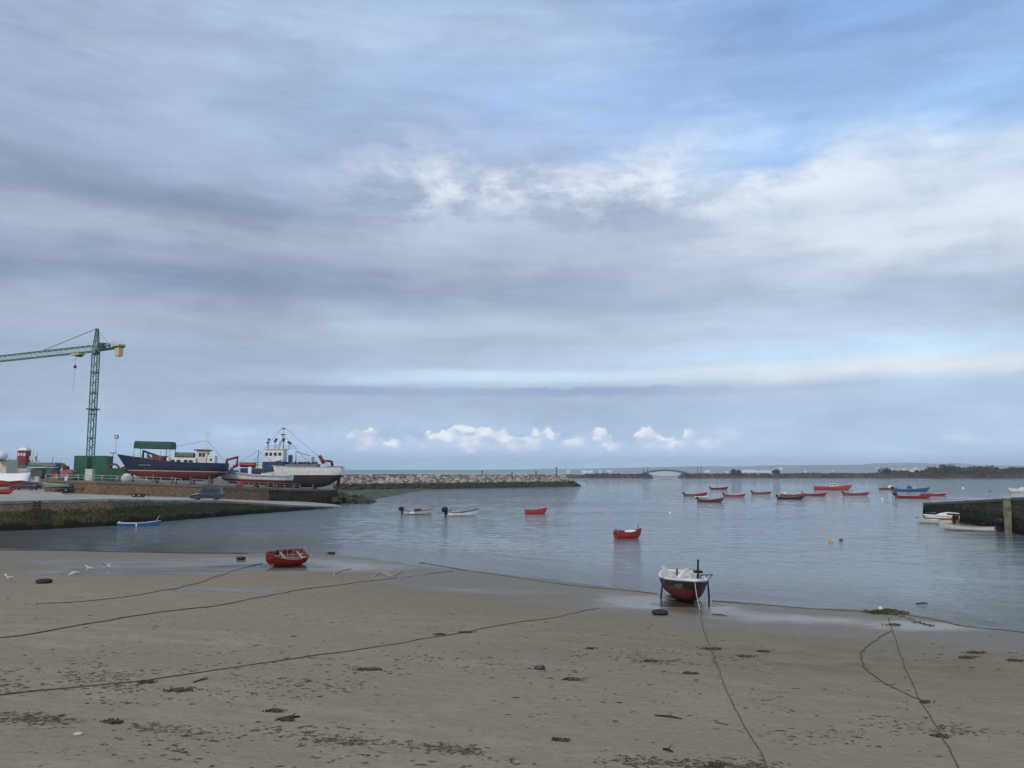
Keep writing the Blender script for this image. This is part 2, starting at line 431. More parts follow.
# ---- water
wm = bpy.data.materials.new('sea_water'); wm.use_nodes = True; t = NT(wm.node_tree); t.n.remove(t.n['Principled BSDF'])
out = t.n['Material Output']
geo = t.new('ShaderNodeNewGeometry').outputs['Position']; X, Y, Z = t.sep(geo)
dep = t.attr('depth'); so = t.attr('shore')
calm = t.noise(t.vec(X * 0.012, Y * 0.03, 0.0), 1.0, 4, 0.5)
far = t.smooth(Y, 50.0, 260.0)
patch = t.smooth(calm + (X * 0.004) , 0.34, 0.66, 1.0, 0.42)
quiet = 1.0 - t.smooth(X, 22.0, 48.0) * t.smooth(Y, 150.0, 115.0) * 0.8
w_near = t.noise(t.vec(X * 0.35, so * 1.7, 0.5), 1.0, 5, 0.6, 0.4)
w_mid = t.noise(t.vec(X * 0.9, Y * 1.6, 3.0), 1.0, 6, 0.65, 0.3)
w_far = t.noise(t.vec(X * 0.25, Y * 0.5, 6.0), 1.0, 6, 0.7, 0.3)
w_rip = t.noise(t.vec(X * 4.0, Y * 6.5, 1.0), 1.0, 3, 0.6)
H = w_near * 0.035 * t.smooth(so, 40.0, 0.0, 0.4, 1.0) + t.noise(t.vec(X * 0.10, so * 0.62, 2.5), 1.0, 5, 0.6, 0.5) * 0.05 * t.smooth(so, 0.0, 12.0, 0.4, 1.0) * quiet + t.noise(t.vec(X * 0.03, Y * 0.17, 8.5), 1.0, 4, 0.6, 0.3) * 0.35 * t.smooth(so, 20.0, 70.0) + w_mid * 0.075 * patch * quiet * t.smooth(so, 0.0, 18.0) + w_far * 0.32 * t.smooth(so, 10.0, 60.0) * patch + w_rip * 0.006 * quiet * t.smooth(so, 0.0, 6.0, 0.55, 1.0)
bp = t.new('ShaderNodeBump'); bp.inputs['Strength'].default_value = 1.0; bp.inputs['Distance'].default_value = 1.0
t.put(bp.inputs['Height'], H)
fr = t.new('ShaderNodeFresnel'); fr.inputs['IOR'].default_value = 1.333; t.l.new(bp.outputs[0], fr.inputs['Normal'])
gl = t.new('ShaderNodeBsdfGlossy'); t.l.new(bp.outputs[0], gl.inputs['Normal'])
t.put(gl.inputs['Roughness'], t.smooth(so, 0.0, 60.0, 0.02, 0.03))
body = t.new('ShaderNodeBsdfDiffuse')
t.put(body.inputs['Color'], t.mixc(t.smooth(dep, 0.05, 1.2), (0.12, 0.12, 0.095), t.mixc(patch, (0.20, 0.24, 0.235), (0.155, 0.19, 0.19))))
tr = t.new('ShaderNodeBsdfTransparent'); tr.inputs[0].default_value = (0.94, 0.96, 0.94, 1)
m1 = t.new('ShaderNodeMixShader'); t.put(m1.inputs[0], 1.0 - t.math('EXPONENT', dep * -4.0))
t.l.new(tr.outputs[0], m1.inputs[1]); t.l.new(body.outputs[0], m1.inputs[2])
m2 = t.new('ShaderNodeMixShader'); t.l.new(fr.outputs[0], m2.inputs[0]); t.l.new(m1.outputs[0], m2.inputs[1]); t.l.new(gl.outputs[0], m2.inputs[2])
t.l.new(m2.outputs[0], out.inputs[0])
xs = axis(-85, 75, 0.42, -7000, 7000, 1.08); ys = axis(24, 150, 0.36, 23, 7000, 1.025)
def waves(x, y):
    s = y - shore_y(x)
    if s < -3 or y > 700 or abs(x) > 600: return 0.0
    k = max(0.0, min(1.0, (s - 1) / 22.0)); q = 1.0 - 0.55 * max(0, min(1, (x - 15) / 30.0)) * max(0, min(1, (170 - y) / 40.0))
    h = 0.0
    if s < 45: h += 0.016 * mnoise.noise(Vector((x * .11, s * .95, 3.0))) * min(1, max(0, s + 1) / 3.0) * (1 - max(0, s - 25) / 20.0 if s > 25 else 1)
    fade = max(0.0, 1 - y / 700.0)
    g = .55 + .9 * abs(mnoise.noise(Vector((x * .012, y * .03, 20.0))))
    h += k * q * g * fade * (0.055 * mnoise.noise(Vector((x * .22 + y * .05, y * .50, 7.0))) + 0.030 * mnoise.noise(Vector((x * .55, y * 1.05, 11.0))))
    return h
water = sheet('sea_water', xs, ys, waves, wm, {'depth': lambda x, y, z: max(0.0, -terrain(x, y)), 'shore': lambda x, y, z: y - shore_y(x)})

# ---- slipway road on the left: near edge N, far edge F
def stone(name, dry, algae, black, z_al=1.6, z_bl=0.5, bump=0.12, bs=1.2, courses=False):
    m = bpy.data.materials.new(name); m.use_nodes = True; t = NT(m.node_tree); p = t.n['Principled BSDF']
    geo = t.new('ShaderNodeNewGeometry').outputs['Position']; X, Y, Z = t.sep(geo)
    n = t.noise(geo, 0.5, 7, 0.65); n2 = t.noise(geo, 2.5, 7, 0.7)
    c = t.mixc(t.smooth(n2, 0.3, 0.7), tuple(x * .6 for x in dry), tuple(min(1, x * 1.3) for x in dry))
    zz = Z + (n - 0.5) * 1.8 + (n2 - 0.5) * 0.9
    a = t.mixc(t.smooth(n2, 0.35, 0.65), tuple(x * .5 for x in algae), tuple(x * 1.4 for x in algae))
    c = t.mixc(t.smooth(zz, z_al + .3, z_al - .3), c, a)
    c = t.mixc(t.smooth(zz, z_bl + .25, z_bl - .25), c, black)
    if courses:
        br = t.new('ShaderNodeTexBrick'); t.put(br.inputs['Vector'], t.vec(Y + (n2 - .5) * .3, Z + (n - .5) * .25, 0.0)); br.inputs['Scale'].default_value = 1.0
        br.inputs['Brick Width'].default_value = 1.5; br.inputs['Row Height'].default_value = .55; br.inputs['Mortar Size'].default_value = .05
        br.inputs['Color1'].default_value = (1, 1, 1, 1); br.inputs['Color2'].default_value = (.45, .45, .45, 1); br.inputs['Mortar'].default_value = (.2, .2, .2, 1)
        c = t.mixc(courses, c, br.outputs[0], 'MULTIPLY')
    t.put(p.inputs['Base Color'], c); p.inputs['Roughness'].default_value = 0.9; p.inputs['Specular IOR Level'].default_value = 0.12
    b = t.new('ShaderNodeBump'); b.inputs['Distance'].default_value = bump; b.inputs['Strength'].default_value = 1.0
    t.put(b.inputs['Height'], t.noise(geo, bs, 7, 0.7)); t.l.new(b.outputs[0], p.inputs['Normal']); return m
M_wall = stone('weathered_quay_stone', (0.175, 0.130, 0.085), (0.075, 0.068, 0.026), (0.016, 0.016, 0.010), 2.3, 0.7, courses=.35)
M_pier = stone('algae_covered_pier_stone', (0.105, 0.082, 0.052), (0.036, 0.034, 0.014), (0.010, 0.009, 0.006), 2.0, 0.8, courses=.8, bump=.05)
M_back = stone('stained_retaining_wall', (0.18, 0.125, 0.082), (0.05, 0.055, 0.025), (0.03, 0.03, 0.02), -9, -9)
M_back2 = stone('mossy_retaining_wall', (0.075, 0.058, 0.038), (0.045, 0.045, 0.020), (0.02, 0.02, 0.012), 1.6, 0.5, courses=.5)
M_road = mat('pale_concrete_slipway', (0.37, 0.335, 0.27), 0.85, var=0.2, scale=0.35, bump=0.02, bscale=3, col2=(0.30, 0.28, 0.25))
M_yard = mat('yard_concrete', (0.15, 0.13, 0.105), 0.9, var=0.3, scale=0.3)
M_cope = mat('coping_concrete', (0.24, 0.21, 0.165), 0.85, var=0.3, scale=0.8)
N = [Vector((-100, 10, 3.6)), Vector((-80, 58, 3.5)), Vector((-62, 100, 3.45)), Vector((-53, 110, 3.4)), Vector((-46, 135, 2.3)), Vector((-39.5, 152, 0.95)), Vector((-34.5, 166, 0.12)), Vector((-29, 178, -0.9))]
F = [Vector((-190, 150, 3.5)), Vector((-170, 193, 3.5)), Vector((-97, 192, 3.5)), Vector((-86.0, 152, 3.40)), Vector((-56.5, 152.5, 2.3)), Vector((-49.6, 163, 1.55)), Vector((-43.5, 174, 0.9)), Vector((-34, 192, -0.9))]
def sub(P, k=8):
    o = []
    for i in range(len(P) - 1):
        for j in range(k): o.append(P[i].lerp(P[i + 1], j / k))
    return o + [P[-1]]
Ns, Fs = sub(N), sub(F)
mb = MB(); mb.rings([[n.lerp(f, k / 12) for k in range(13)] for n, f in zip(Ns, Fs)], 0, True, False, False)
tag(mb.build('slipway_road', M_road), kind='structure')
mb = MB()
def rough_wall(top, batter, bottom, inward=Vector((0, 0, 0)), rows=6, seed=3, amp=0.25):
    rs = []
    for i, p in enumerate(top):
        a = top[max(i - 1, 0)]; b = top[min(i + 1, len(top) - 1)]
        tdir = (b - a); tdir.z = 0; tdir.normalize(); nrm = Vector((tdir.y, -tdir.x, 0))
        r = []
        for k in range(rows + 1):
            s = k / rows; z = p.z + (bottom - p.z) * s
            q = p + nrm * (batter * s + (amp * mnoise.noise(Vector((p.x * .4, p.y * .4, z * 1.1))) if k else 0)); q.z = z; r.append(q)
        rs.append(r)
    return rs
tp = [q for a, b in zip(Ns[:-1], Ns[1:]) for q in (a, a.lerp(b, .5))] + [Ns[-1]]
tp = [q - Vector((0, 0, 0.05)) for q in tp]
mb.rings(rough_wall(tp, 1.4, -1.5), 0, True, False, False)
tag(mb.build('quay_wall', M_wall), 'long algae covered stone quay wall sloping down into the water at left', 'quay wall')
mb = MB()
for a, b in zip(Ns[:-9], Ns[1:-8]):
    d = (b - a); e = Vector((d.y, -d.x, 0)).normalized()
    r = []
    for q in (a, b): r.append([q + e * .12 + Vector((0, 0, -.25)), q + e * .12 + Vector((0, 0, .07)), q - e * .5 + Vector((0, 0, .07)), q - e * .5 + Vector((0, 0, -.25))])
    mb.rings(r, 0, False, True)
tag(mb.build('quay_kerb', M_cope), kind='structure')

# ---- shipyard deck and its retaining wall
W = [(-92, 215, 5.5, 3.4), (-83.8, 150, 5.35, 3.38), (-72.9, 147, 5.25, 3.3), (-63.4, 150, 4.85, 2.75), (-56.2, 152, 4.45, 2.2), (-49.2, 162, 3.8, 1.6), (-43.8, 173, 3.35, 0.9), (-40.6, 180, 3.15, 0.3), (-39.0, 187, 3.0, -0.4), (-46, 215, 2.8, -0.5)]
Wt = sub([Vector((a, b, c)) for a, b, c, d in W], 4); Wb = sub([Vector((a, b, d - .6)) for a, b, c, d in W], 4)
mb = MB(); mb.rings([[a + Vector((0, 0, -.001)), a.lerp(b, .33), a.lerp(b, .66), b] for a, b in zip(Wt[:22], Wb[:22])], 0, False, False, False)
mb.rings([[a + Vector((0, 0, -.001)), a.lerp(b, .33), a.lerp(b, .66), b] for a, b in zip(Wt[21:], Wb[21:])], 1, False, False, False)
tag(mb.build('retaining_wall', [M_back, M_back2]), 'rust stained brown retaining wall below the shipyard railing', 'wall')
mb = MB(); rs = []
for a in Wt:
    rs.append([a, Vector((a.x - (a.y < 200) * 0 + (a.x + 60) * 0.0, a.y + 30, a.z)), Vector((a.x * 1.25, 260, max(a.z, 3.2)))])
mb = MB()
# plain polygon: front edge = wall top, back edge far behind
vs = [tuple(a) for a in Wt] + [(-56, 262, 2.9), (-95, 262, 5.5)]
mb.add(vs, [list(range(len(vs)))])
o = mb.build('shipyard_ground', M_yard)
bm = bmesh.new(); bm.from_mesh(o.data); bmesh.ops.triangulate(bm, faces=bm.faces); bm.to_mesh(o.data); bm.free(); tag(o, kind='structure')
mb = MB(); mb.add([(-91.2, 200, 5.42), (-190, 200, 5.4), (-190, 262, 5.5), (-94.9, 262, 5.5)], [(0, 1, 2, 3)])
mb.add([(-88, 189, 3.1), (-190, 190, 3.1), (-190, 192, 5.4), (-89, 191, 5.4)], [(0, 1, 2, 3)], 1)
mb.add([(-89, 191, 5.4), (-190, 192, 5.4), (-190, 200, 5.4), (-91.2, 200, 5.42)], [(0, 1, 2, 3)])
tag(mb.build('shipyard_back_ground', [M_yard, M_back]), kind='structure')
# coping on the retaining wall
mb = MB()
for a, b in zip(Wt[4:30], Wt[5:31]):
    d = (b - a); e = Vector((d.y, -d.x, 0)).normalized()
    mb.rings([[q + e * .15 + Vector((0, 0, -.22)), q + e * .15 + Vector((0, 0, .10)), q - e * .5 + Vector((0, 0, .10)), q - e * .5 + Vector((0, 0, -.22))] for q in (a, b)], 0, False, True)
tag(mb.build('yard_kerb', mat('rusty_coping', (0.17, 0.12, 0.09), .85, scale=.8)), kind='structure')

# ---- green spit in front of the breakwater
def spit(x, y):
    a = at_z(318, 497); b = at_z(425, 489.2)
    t_ = ((x - a.x) * (b.x - a.x) + (y - a.y) * (b.y - a.y)) / ((b - a).length_squared)
    t_ = max(0, min(1, t_)); c = a.lerp(b, t_); d = math.hypot(x - c.x, (y - c.y) * .5)
    w = 16 * (1 - t_) + 3.5
    return 2.0 * (1 - t_ * .65) * math.exp(-(d / w) ** 2 * 1.6) - 0.35 + .35 * mnoise.noise(Vector((x * .2, y * .1, 0))) * (1 - t_ * .7)
M_spit = mat('weed_green_rock', (0.065, 0.078, 0.022), .9, var=.6, scale=.25, bump=.25, bscale=.8, col2=(0.035, 0.030, 0.018))
sheet('weedy_spit', [-90 + i * 1.5 for i in range(60)], [180 + i * 3 for i in range(60)], spit, M_spit)

# ---- breakwater core and armour rocks
B0, B1 = at_z(300, 491.5), at_z(574, 486.3)
bdir = (B1 - B0).normalized(); bn = Vector((bdir.y, -bdir.x, 0))
if bn.y > 0: bn = -bn
BL = (B1 - B0).length
def rockmat(name, c, c2, black):
    m = bpy.data.materials.new(name); m.use_nodes = True; t = NT(m.node_tree); p = t.n['Principled BSDF']
    geo = t.new('ShaderNodeNewGeometry').outputs['Position']; X, Y, Z = t.sep(geo)
    oi = t.new('ShaderNodeObjectInfo').outputs['Random']
    cell = t.new('ShaderNodeTexVoronoi'); t.put(cell.inputs['Vector'], geo); cell.inputs['Scale'].default_value = .45
    isl = t.new('ShaderNodeNewGeometry').outputs['Random Per Island']
    rnd = t.smooth(t.math('FRACT', t.math('ADD', t.math('MULTIPLY', oi, 7.31), isl)), 0.1, 0.9)
    cc = t.mixc(rnd, c, c2)
    cc = t.mixc(t.smooth(t.noise(geo, 1.5, 6, .7), .35, .7) * .5, cc, tuple(x * .45 for x in c))
    n = t.noise(geo, .3, 5, .6)
    cc = t.mixc(t.smooth(Z + (n - .5) * 1.6, 2.75, 2.2), cc, black)
    t.put(p.inputs['Base Color'], cc); p.inputs['Roughness'].default_value = .85
    b = t.new('ShaderNodeBump'); b.inputs['Distance'].default_value = .15
    t.put(b.inputs['Height'], t.noise(geo, 1.4, 6, .7)); t.l.new(b.outputs[0], p.inputs['Normal']); return m
M_rock = rockmat('granite_armour_rock', (0.47, 0.41, 0.31), (0.105, 0.09, 0.068), (0.030, 0.026, 0.014))
mb = MB(); rs = []
BH = 5.1
for i in range(41):
    s = i / 40; q = B0 + bdir * (BL * s)
    rs.append([q + bn * 0.5 + Vector((0, 0, -2)), q - bn * 6.5 + Vector((0, 0, BH - .7)), q - bn * 11 + Vector((0, 0, BH - .5)), q - bn * 19 + Vector((0, 0, -2))])
q = B0 + bdir * (BL + 9)
rs.append([q - bn * 6 + Vector((0, 0, -2)), q - bn * 8 + Vector((0, 0, -1.7)), q - bn * 10 + Vector((0, 0, -1.7)), q - bn * 12 + Vector((0, 0, -2))])
mb.rings(rs, 0, False, True)
tag(mb.build('breakwater_core', M_rock), 'long straight rubble breakwater reaching out across the bay', 'breakwater')
M_conc = mat('grey_parapet', (0.25, 0.24, 0.22), .85)
cands = []
rg = random.Random(5)
for k in range(2300):
    s = rg.random(); lane = rg.random() ** 0.9
    if s > .985: continue
    across = -lane * 7.6 + 0.4; z = -0.4 + lane * (BH + .25)
    cands.append((B0 + bdir * (BL * s) + bn * across + Vector((0, 0, z + rg.uniform(-.25, .25))), rg.uniform(.7, 1.6)))
for k in range(130):        # round head
    a = rg.uniform(-1.4, 1.4); lane = rg.random(); rad = 8.5 * (1 - lane) + 1.2
    c = B0 + bdir * (BL - 1) - bn * 8
    cands.append((c + bdir * (rad * math.cos(a)) * 1.1 + bn * (rad * math.sin(a)) + Vector((0, 0, -.3 + lane * (BH + .1))), rg.uniform(.7, 1.3)))
cands.sort(key=lambda t: -(t[1] / t[0].length))
def rockmesh(seed):
    b = MB(); b.blob((0, 0, 0), (1, .85, .7), 7, 0, .24, seed=seed); return b
protos = []
for k in range(6):
    me_o = rockmesh(k).build('armour_rock', M_rock); protos.append(me_o)
for i, (p_, s_) in enumerate(cands[:300]):
    o = protos[i] if i < 6 else protos[i % 6].copy()
    if i >= 6: COL.objects.link(o)
    o.location = p_; o.scale = (s_, s_, s_); o.rotation_euler = (rg.uniform(-.6, .6), rg.uniform(-.6, .6), rg.uniform(0, 6))
    tag(o, 'rough granite armour rock piled on the face of the long breakwater', 'rock', 'granite armour rocks of the breakwater')
mb = MB()
for p_, s_ in cands[300:]:
    M = Matrix.Translation(p_) @ Matrix.Rotation(rg.uniform(0, 6), 4, 'Z') @ Matrix.Rotation(rg.uniform(-.6, .6), 4, 'X')
    mb.blob((0, 0, 0), (s_, s_ * .85, s_ * .75), 6, 0, .22, M=M)
tag(mb.build('armour_rocks', M_rock), 'smaller granite rocks filling the breakwater face', 'rocks', kind='stuff')

# ---- far low shore with the gap under the footbridge
BX0, BX1 = at_z(657, 478.2).x, at_z(686, 478.2).x
FY = at_z(660, 478.2).y
def far_shore(x, y):
    e = math.exp(-((y - (FY + 34)) / 26.0) ** 4)
    h = 5.2 + 1.2 * mnoise.noise(Vector((x * .01, 3, 0))) + .9 * mnoise.noise(Vector((x * .05, y * .05, 1)))
    h *= .92 + .3 * max(0, min(1, (x - 300) / 300))
    c = (BX0 + BX1) / 2; w = (BX1 - BX0) / 2
    gap = 1 / (1 + math.exp(min(50, (abs(x - c) - w) / 1.2)))
    return (h * .82 + 2.2) * e * (1 - gap) - 2.2 + (.4 * mnoise.noise(Vector((x * .15, y * .1, 5))))
M_far = mat('dry_grass_and_rock_shore', (0.065, 0.048, 0.022), .95, var=.45, scale=.05, bump=.4, bscale=.3, col2=(0.030, 0.026, 0.014))
sheet('far_shore', axis(0, 620, 4, -200, 1500, 1.25), [FY - 8 + i * 5 for i in range(19)], far_shore, M_far)

# ---- distant land and hills
def hill(x, y, x0, Y0, wy, prof): return 0
M_hill = mat('distant_hillside', (0.12, 0.14, 0.11), .95, var=.35, scale=.002, col2=(0.13, 0.125, 0.09))
def hills1(x, y):
    s = math.exp(-((y - 8200) / 900.0) ** 2)
    env = 1 / (1 + math.exp(min(50, -(x - 2100) / 350.0)))
    h = 82 + 34 * mnoise.noise(Vector((x * .0009, 0, 0))) + 22 * mnoise.noise(Vector((x * .004, y * .002, 2)))
    return max(h * env, 26 + 10 * mnoise.noise(Vector((x * .003, 1, 1)))) * s - 6
sheet('distant_hills', axis(-7000, 8000, 90, -8600, 8800, 1.1), [6600 + i * 160 for i in range(24)], hills1, M_hill)
def hills2(x, y):
    s = math.exp(-((y - 9300) / 420.0) ** 2)
    env = .42 + .58 / (1 + math.exp(min(50, -(x - 1800) / 500.0)))
    return (98 + 34 * mnoise.noise(Vector((x * .0005, 5, 0))) + 14 * mnoise.noise(Vector((x * .002, y * .001, 7)))) * env * s - 8
sheet('farthest_hills', axis(-8800, 8800, 200, -8900, 8900, 1.1), [8550 + i * 80 for i in range(17)], hills2, M_hill)

# ---- haze
HAZE = 1.3e-4
hz = MB(); hz.box(-9800, 9800, -290, 10000, -9.0, 150)
hm = bpy.data.materials.new('haze'); hm.use_nodes = True; t = NT(hm.node_tree); t.n.remove(t.n['Principled BSDF'])
pv = t.new('ShaderNodeVolumePrincipled'); pv.inputs['Color'].default_value = (0.95, 0.98, 1.0, 1); pv.inputs['Density'].default_value = HAZE
pv.inputs['Anisotropy'].default_value = 0.75
t.l.new(pv.outputs[0], t.n['Material Output'].inputs['Volume'])
haze = hz.build('haze', hm); tag(haze, kind='stuff')

# ================================================================== BOATS
def hullmat(name, top, bottom, zline, stripe=None, rough=0.35, stripe_w=0.08, wear=0.25):
    if name in _mc: return _mc[name]
    m = bpy.data.materials.new(name); m.use_nodes = True; t = NT(m.node_tree); p = t.n['Principled BSDF']
    o = t.new('ShaderNodeTexCoord').outputs['Object']; X, Y, Z = t.sep(o)
    n = t.noise(o, 2.2, 7, .65); n2 = t.noise(t.vec(X * 5.0, Y * 5.0, Z * .8), 1.0, 5, .6)
    v = lambda c: t.mixc(t.smooth(n, .3, .7), tuple(x * .82 for x in c), tuple(min(1, x * 1.12) for x in c))
    zz = Z + (n - .5) * .03
    c = t.mixc(t.math('GREATER_THAN', zz, zline), v(bottom), v(top))
    if stripe:
        inside = t.math('GREATER_THAN', zz, zline) * t.math('LESS_THAN', zz, zline + stripe_w)
        c = t.mixc(inside, c, v(stripe))
    grime = t.smooth(n2, .55, .8) * wear
    c = t.mixc(grime, c, (0.12, 0.09, 0.065))
    t.put(p.inputs['Base Color'], c); t.put(p.inputs['Roughness'], t.smooth(n, .2, .8, rough, rough + .3))
    _mc[name] = m; return m

def hull_rings(L, B, fb, draft, sheer_bow, sheer_stern=.15, stern_w=.7, rake=.35, full=2.2, nsec=8, nst=15, inset=0.0, floor=None, vee=.9, drop=0.0, counter=0.0):
    rings = []
    for i in range(nst):
        t = i / (nst - 1)
        hb = B / 2
        if t > .35: hb *= max(0.0, 1 - ((t - .35) / .65) ** full)
        else: hb *= stern_w + (1 - stern_w) * math.sin((t / .35) * math.pi / 2)
        hb = max(hb - inset, .012)
        zs = fb + sheer_bow * max(0, (t - .3) / .7) ** 2 + sheer_stern * max(0, (.4 - t) / .4) ** 2 - drop
        zk = -draft + (.55 * (draft + fb)) * max(0, (t - .72) / .28) ** 2.4 + inset
        if counter: zk += counter * draft * max(0, 1 - t / .24) ** 1.3
        if t < .15: zk += .25 * draft * (1 - t / .15)
        pts = []
        for k in range(nsec + 1):
            s = k / nsec
            y = hb * math.sin(s * math.pi / 2) ** vee
            z = zk + (zs - zk) * (1 - math.cos(s * math.pi / 2)) ** 1.0 if True else 0
            y *= 1.0
            if floor is not None: z = max(z, floor)
            x = (t - .5) * L + rake * ((z - zk) / max(.01, (zs - zk))) * t ** 4 - (inset * 1.2 if t > .9 else 0) + (inset if t < .05 else 0)
            pts.append(Vector((x, y, z)))
        rings.append([Vector((q.x, -q.y, q.z)) for q in pts[::-1]] + pts[1:])
    return rings
def rail_tube(mb, rings, r, mi=0, closed_stern=True, dz=0.0):
    a = [q[0] + Vector((0, 0, dz)) for q in rings]; b = [q[-1] + Vector((0, 0, dz)) for q in rings]
    path = a + b[::-1]
    mb.tube(path, r, 6, mi)
    if closed_stern: mb.tube([a[0], b[0]], r, 6, mi)
def open_hull(name, m_out, m_in, parent, m_rail=None, rail_r=.03, floor=None, thick=.05, **kw):
    out = hull_rings(**kw); inn = hull_rings(inset=thick, floor=floor, **kw)
    mb = MB(); mb.rings(out, 0, True, False, False)
    mb.rings([r[::-1] for r in inn], 1, True, False, False)
    for side in (0, -1):
        mb.rings([[o[side], i[side]] for o, i in zip(out, inn)], 1, False, False, False)
    n = len(out[0])
    mb.add(out[0], [list(range(n))], 0); mb.add(inn[0], [list(range(n))], 1)
    mb.rings([out[0], inn[0]], 1, False, False, False)
    o = mb.build(name, [m_out, m_in], parent)
    r = MB(); rail_tube(r, out, rail_r)
    r.build('gunwale', m_rail or m_in, parent)
    return o, out
def thwarts(parent, rings, ts, m, w=.22, z=None, drop=.12):
    for t in ts:
        i = t * (len(rings) - 1); a = rings[int(i)]
        y = abs(a[0].y) - .04; x = a[0].x; zz = (a[0].z - drop) if z is None else z
        mb = MB(); mb.box(x - w / 2, x + w / 2, -y, y, zz - .035, zz); mb.build('thwart', m, parent)
M_blk = mat('black_plastic_paint', (0.014, 0.014, 0.016), .4, var=.3, spec=.25)
M_dk = mat('dark_grey_metal', (0.06, 0.062, 0.065), .5, var=.3)
M_wht = mat('worn_white_paint', (0.72, 0.72, 0.69), .45, var=.08, scale=2.5, rust=.04)
M_wht2 = mat('dull_white_paint', (0.55, 0.55, 0.52), .5, var=.12, scale=2.0, rust=.10)
M_red = mat('worn_red_paint', (0.26, 0.018, 0.018), .45, var=.25, scale=3)
M_redd = mat('dull_dark_red_paint', (0.16, 0.03, 0.022), .6, var=.35, scale=2)
M_wood = mat('grey_brown_wood', (0.22, 0.15, 0.10), .8, var=.3, scale=6)
M_cream = mat('cream_inner_paint', (0.50, 0.44, 0.32), .6, var=.2, scale=4)
M_blue = mat('worn_blue_paint', (0.03, 0.13, 0.32), .45, var=.25)
M_navy = mat('navy_paint', (0.015, 0.03, 0.085), .45, var=.3)
M_glass = mat('dark_window_glass', (0.02, 0.028, 0.035), .08, var=.1)
M_green = mat('green_paint', (0.02, 0.16, 0.09), .6, var=.25, scale=1.2)
M_teal = mat('teal_paint', (0.06, 0.22, 0.22), .6, var=.3, scale=1.5)
M_gal = mat('galvanised_steel', (0.42, 0.43, 0.43), .5, .6, var=.2)
M_rust = mat('rusty_steel', (0.14, 0.065, 0.04), .85, var=.4, scale=2)
M_org = mat('orange_paint', (0.60, 0.18, 0.03), .5)
M_rope = mat('old_brown_rope', (0.085, 0.065, 0.042), .95, var=.3, scale=8)
M_ropel = mat('pale_rope', (0.42, 0.36, 0.27), .95, var=.2, scale=8)
M_rub = mat('old_black_rubber', (0.022, 0.021, 0.02), .85, var=.35, scale=6)
def outboard(parent, x, z, s=1.0, tilt=0.0, m=M_blk, y=0.0):
    M = Matrix.Translation((x, y, z)) @ Matrix.Rotation(tilt, 4, 'Y') @ Matrix.Scale(s, 4)
    mb = MB()
    rs = []
    for zz, w, l, xo in ((.02, .13, .20, 0), (.10, .17, .27, -.02), (.30, .18, .29, -.04), (.42, .15, .25, -.03), (.47, .08, .15, -.02)):
        rs.append([(-.22 + xo + l * math.cos(a) * (1.0), w * math.sin(a), zz) for a in [2 * math.pi * k / 12 for k in range(12)]])
    mb.rings(rs, 0, True, M=M); ob = mb.build('outboard_engine', m, parent)
    lg = MB(); lg.box(-.30, -.13, -.05, .05, -.75, .03, 0, M); lg.box(-.42, -.10, -.09, .09, -.52, -.49, 0, M); lg.box(-.13, .05, -.10, .10, -.18, .0, 0, M)
    lg.build('engine_leg', m, ob)
    tl = MB(); tl.tube([M @ Vector((.0, 0, .08)), M @ Vector((.5, .04, .16))], .022 * s, 6); tl.build('tiller', m, ob)
    return ob

# -- the small moored work boats ("open red boat with an outboard")
def skiff(name, loc, rz, L, B=None, top=(.42, .03, .022), bot=None, inner=None, fb=.42, sb=.35, engine=True, label='', group=None, cat='boat', rail=None, matkey='red', rx=0.0, cover=None, mast=0.0, cabin=None, stripe=None, zl=.05, es=1.0, ry=0.0, boxes=True, draft=.18, moor=False):
    root = empty(name, loc, rz, label, cat, group, rx=rx, ry=ry)
    B = B or L * .33
    mo = hullmat('hull_' + matkey, top, bot or tuple(x * .5 for x in top), zl, stripe, wear=.25)
    _, rg_ = open_hull('hull', mo, inner or M_redd, root, rail or M_red, .035, floor=-.02, L=L, B=B, fb=fb, draft=draft, sheer_bow=sb, sheer_stern=.10, stern_w=.72, rake=.35 * L / 5)
    thwarts(root, rg_, (.22, .48, .70), rail or M_red)
    if engine: outboard(root, -L / 2 + .02, fb + .12, 1.15 * es, -.1)
    if boxes:
        mb = MB(); mb.box(-L * .12, L * .04, -.28, .28, .02, fb * .9); mb.build('fish_crate', M_wht2, root, .02)
    if cover:
        mb = MB(); ts = [i / 12 for i in range(5, 13)]; rs = []
        for q in rg_[7:]:
            a, b = q[0], q[-1]; c = (a + b) / 2 + Vector((0, 0, .16))
            rs.append([a + Vector((0, 0, .02)), a.lerp(c, .5) + Vector((0, 0, .06)), c, b.lerp(c, .5) + Vector((0, 0, .06)), b + Vector((0, 0, .02))])
        mb.rings(rs, 0, True, False, False); mb.build('foredeck', cover, root)
    if moor:
        mb = MB(); x_ = L * .5 + .3 * L / 5
        mb.tube([(x_, 0, fb + sb - .05), (x_ + .5, .1, .35), (x_ + 1.3, .2, -.15)], .022, 4); mb.build('mooring_line', M_ropel, root)
    if mast:
        mb = MB(); mb.tube([(L * .42, 0, fb), (L * .42, 0, fb + sb + mast)], .04, 6); mb.build('mooring_post', M_dk, root)
    if cabin:
        cx, cl, ch, cm = cabin
        mb = MB(); w = B * .32
        mb.prism([(cx - cl / 2, .0), (cx - cl / 2, fb + ch), (cx + cl * .30, fb + ch), (cx + cl / 2, fb + ch * .35), (cx + cl / 2, .0)], -w, w); c = mb.build('cabin', cm, root, .04)
        for s_ in (-1, 1):
            mb = MB(); mb.box(cx - cl * .38, cx + cl * .22, s_ * w - .012, s_ * w + .012, fb + ch * .45, fb + ch * .85); mb.build('window', M_glass, c)
    return root
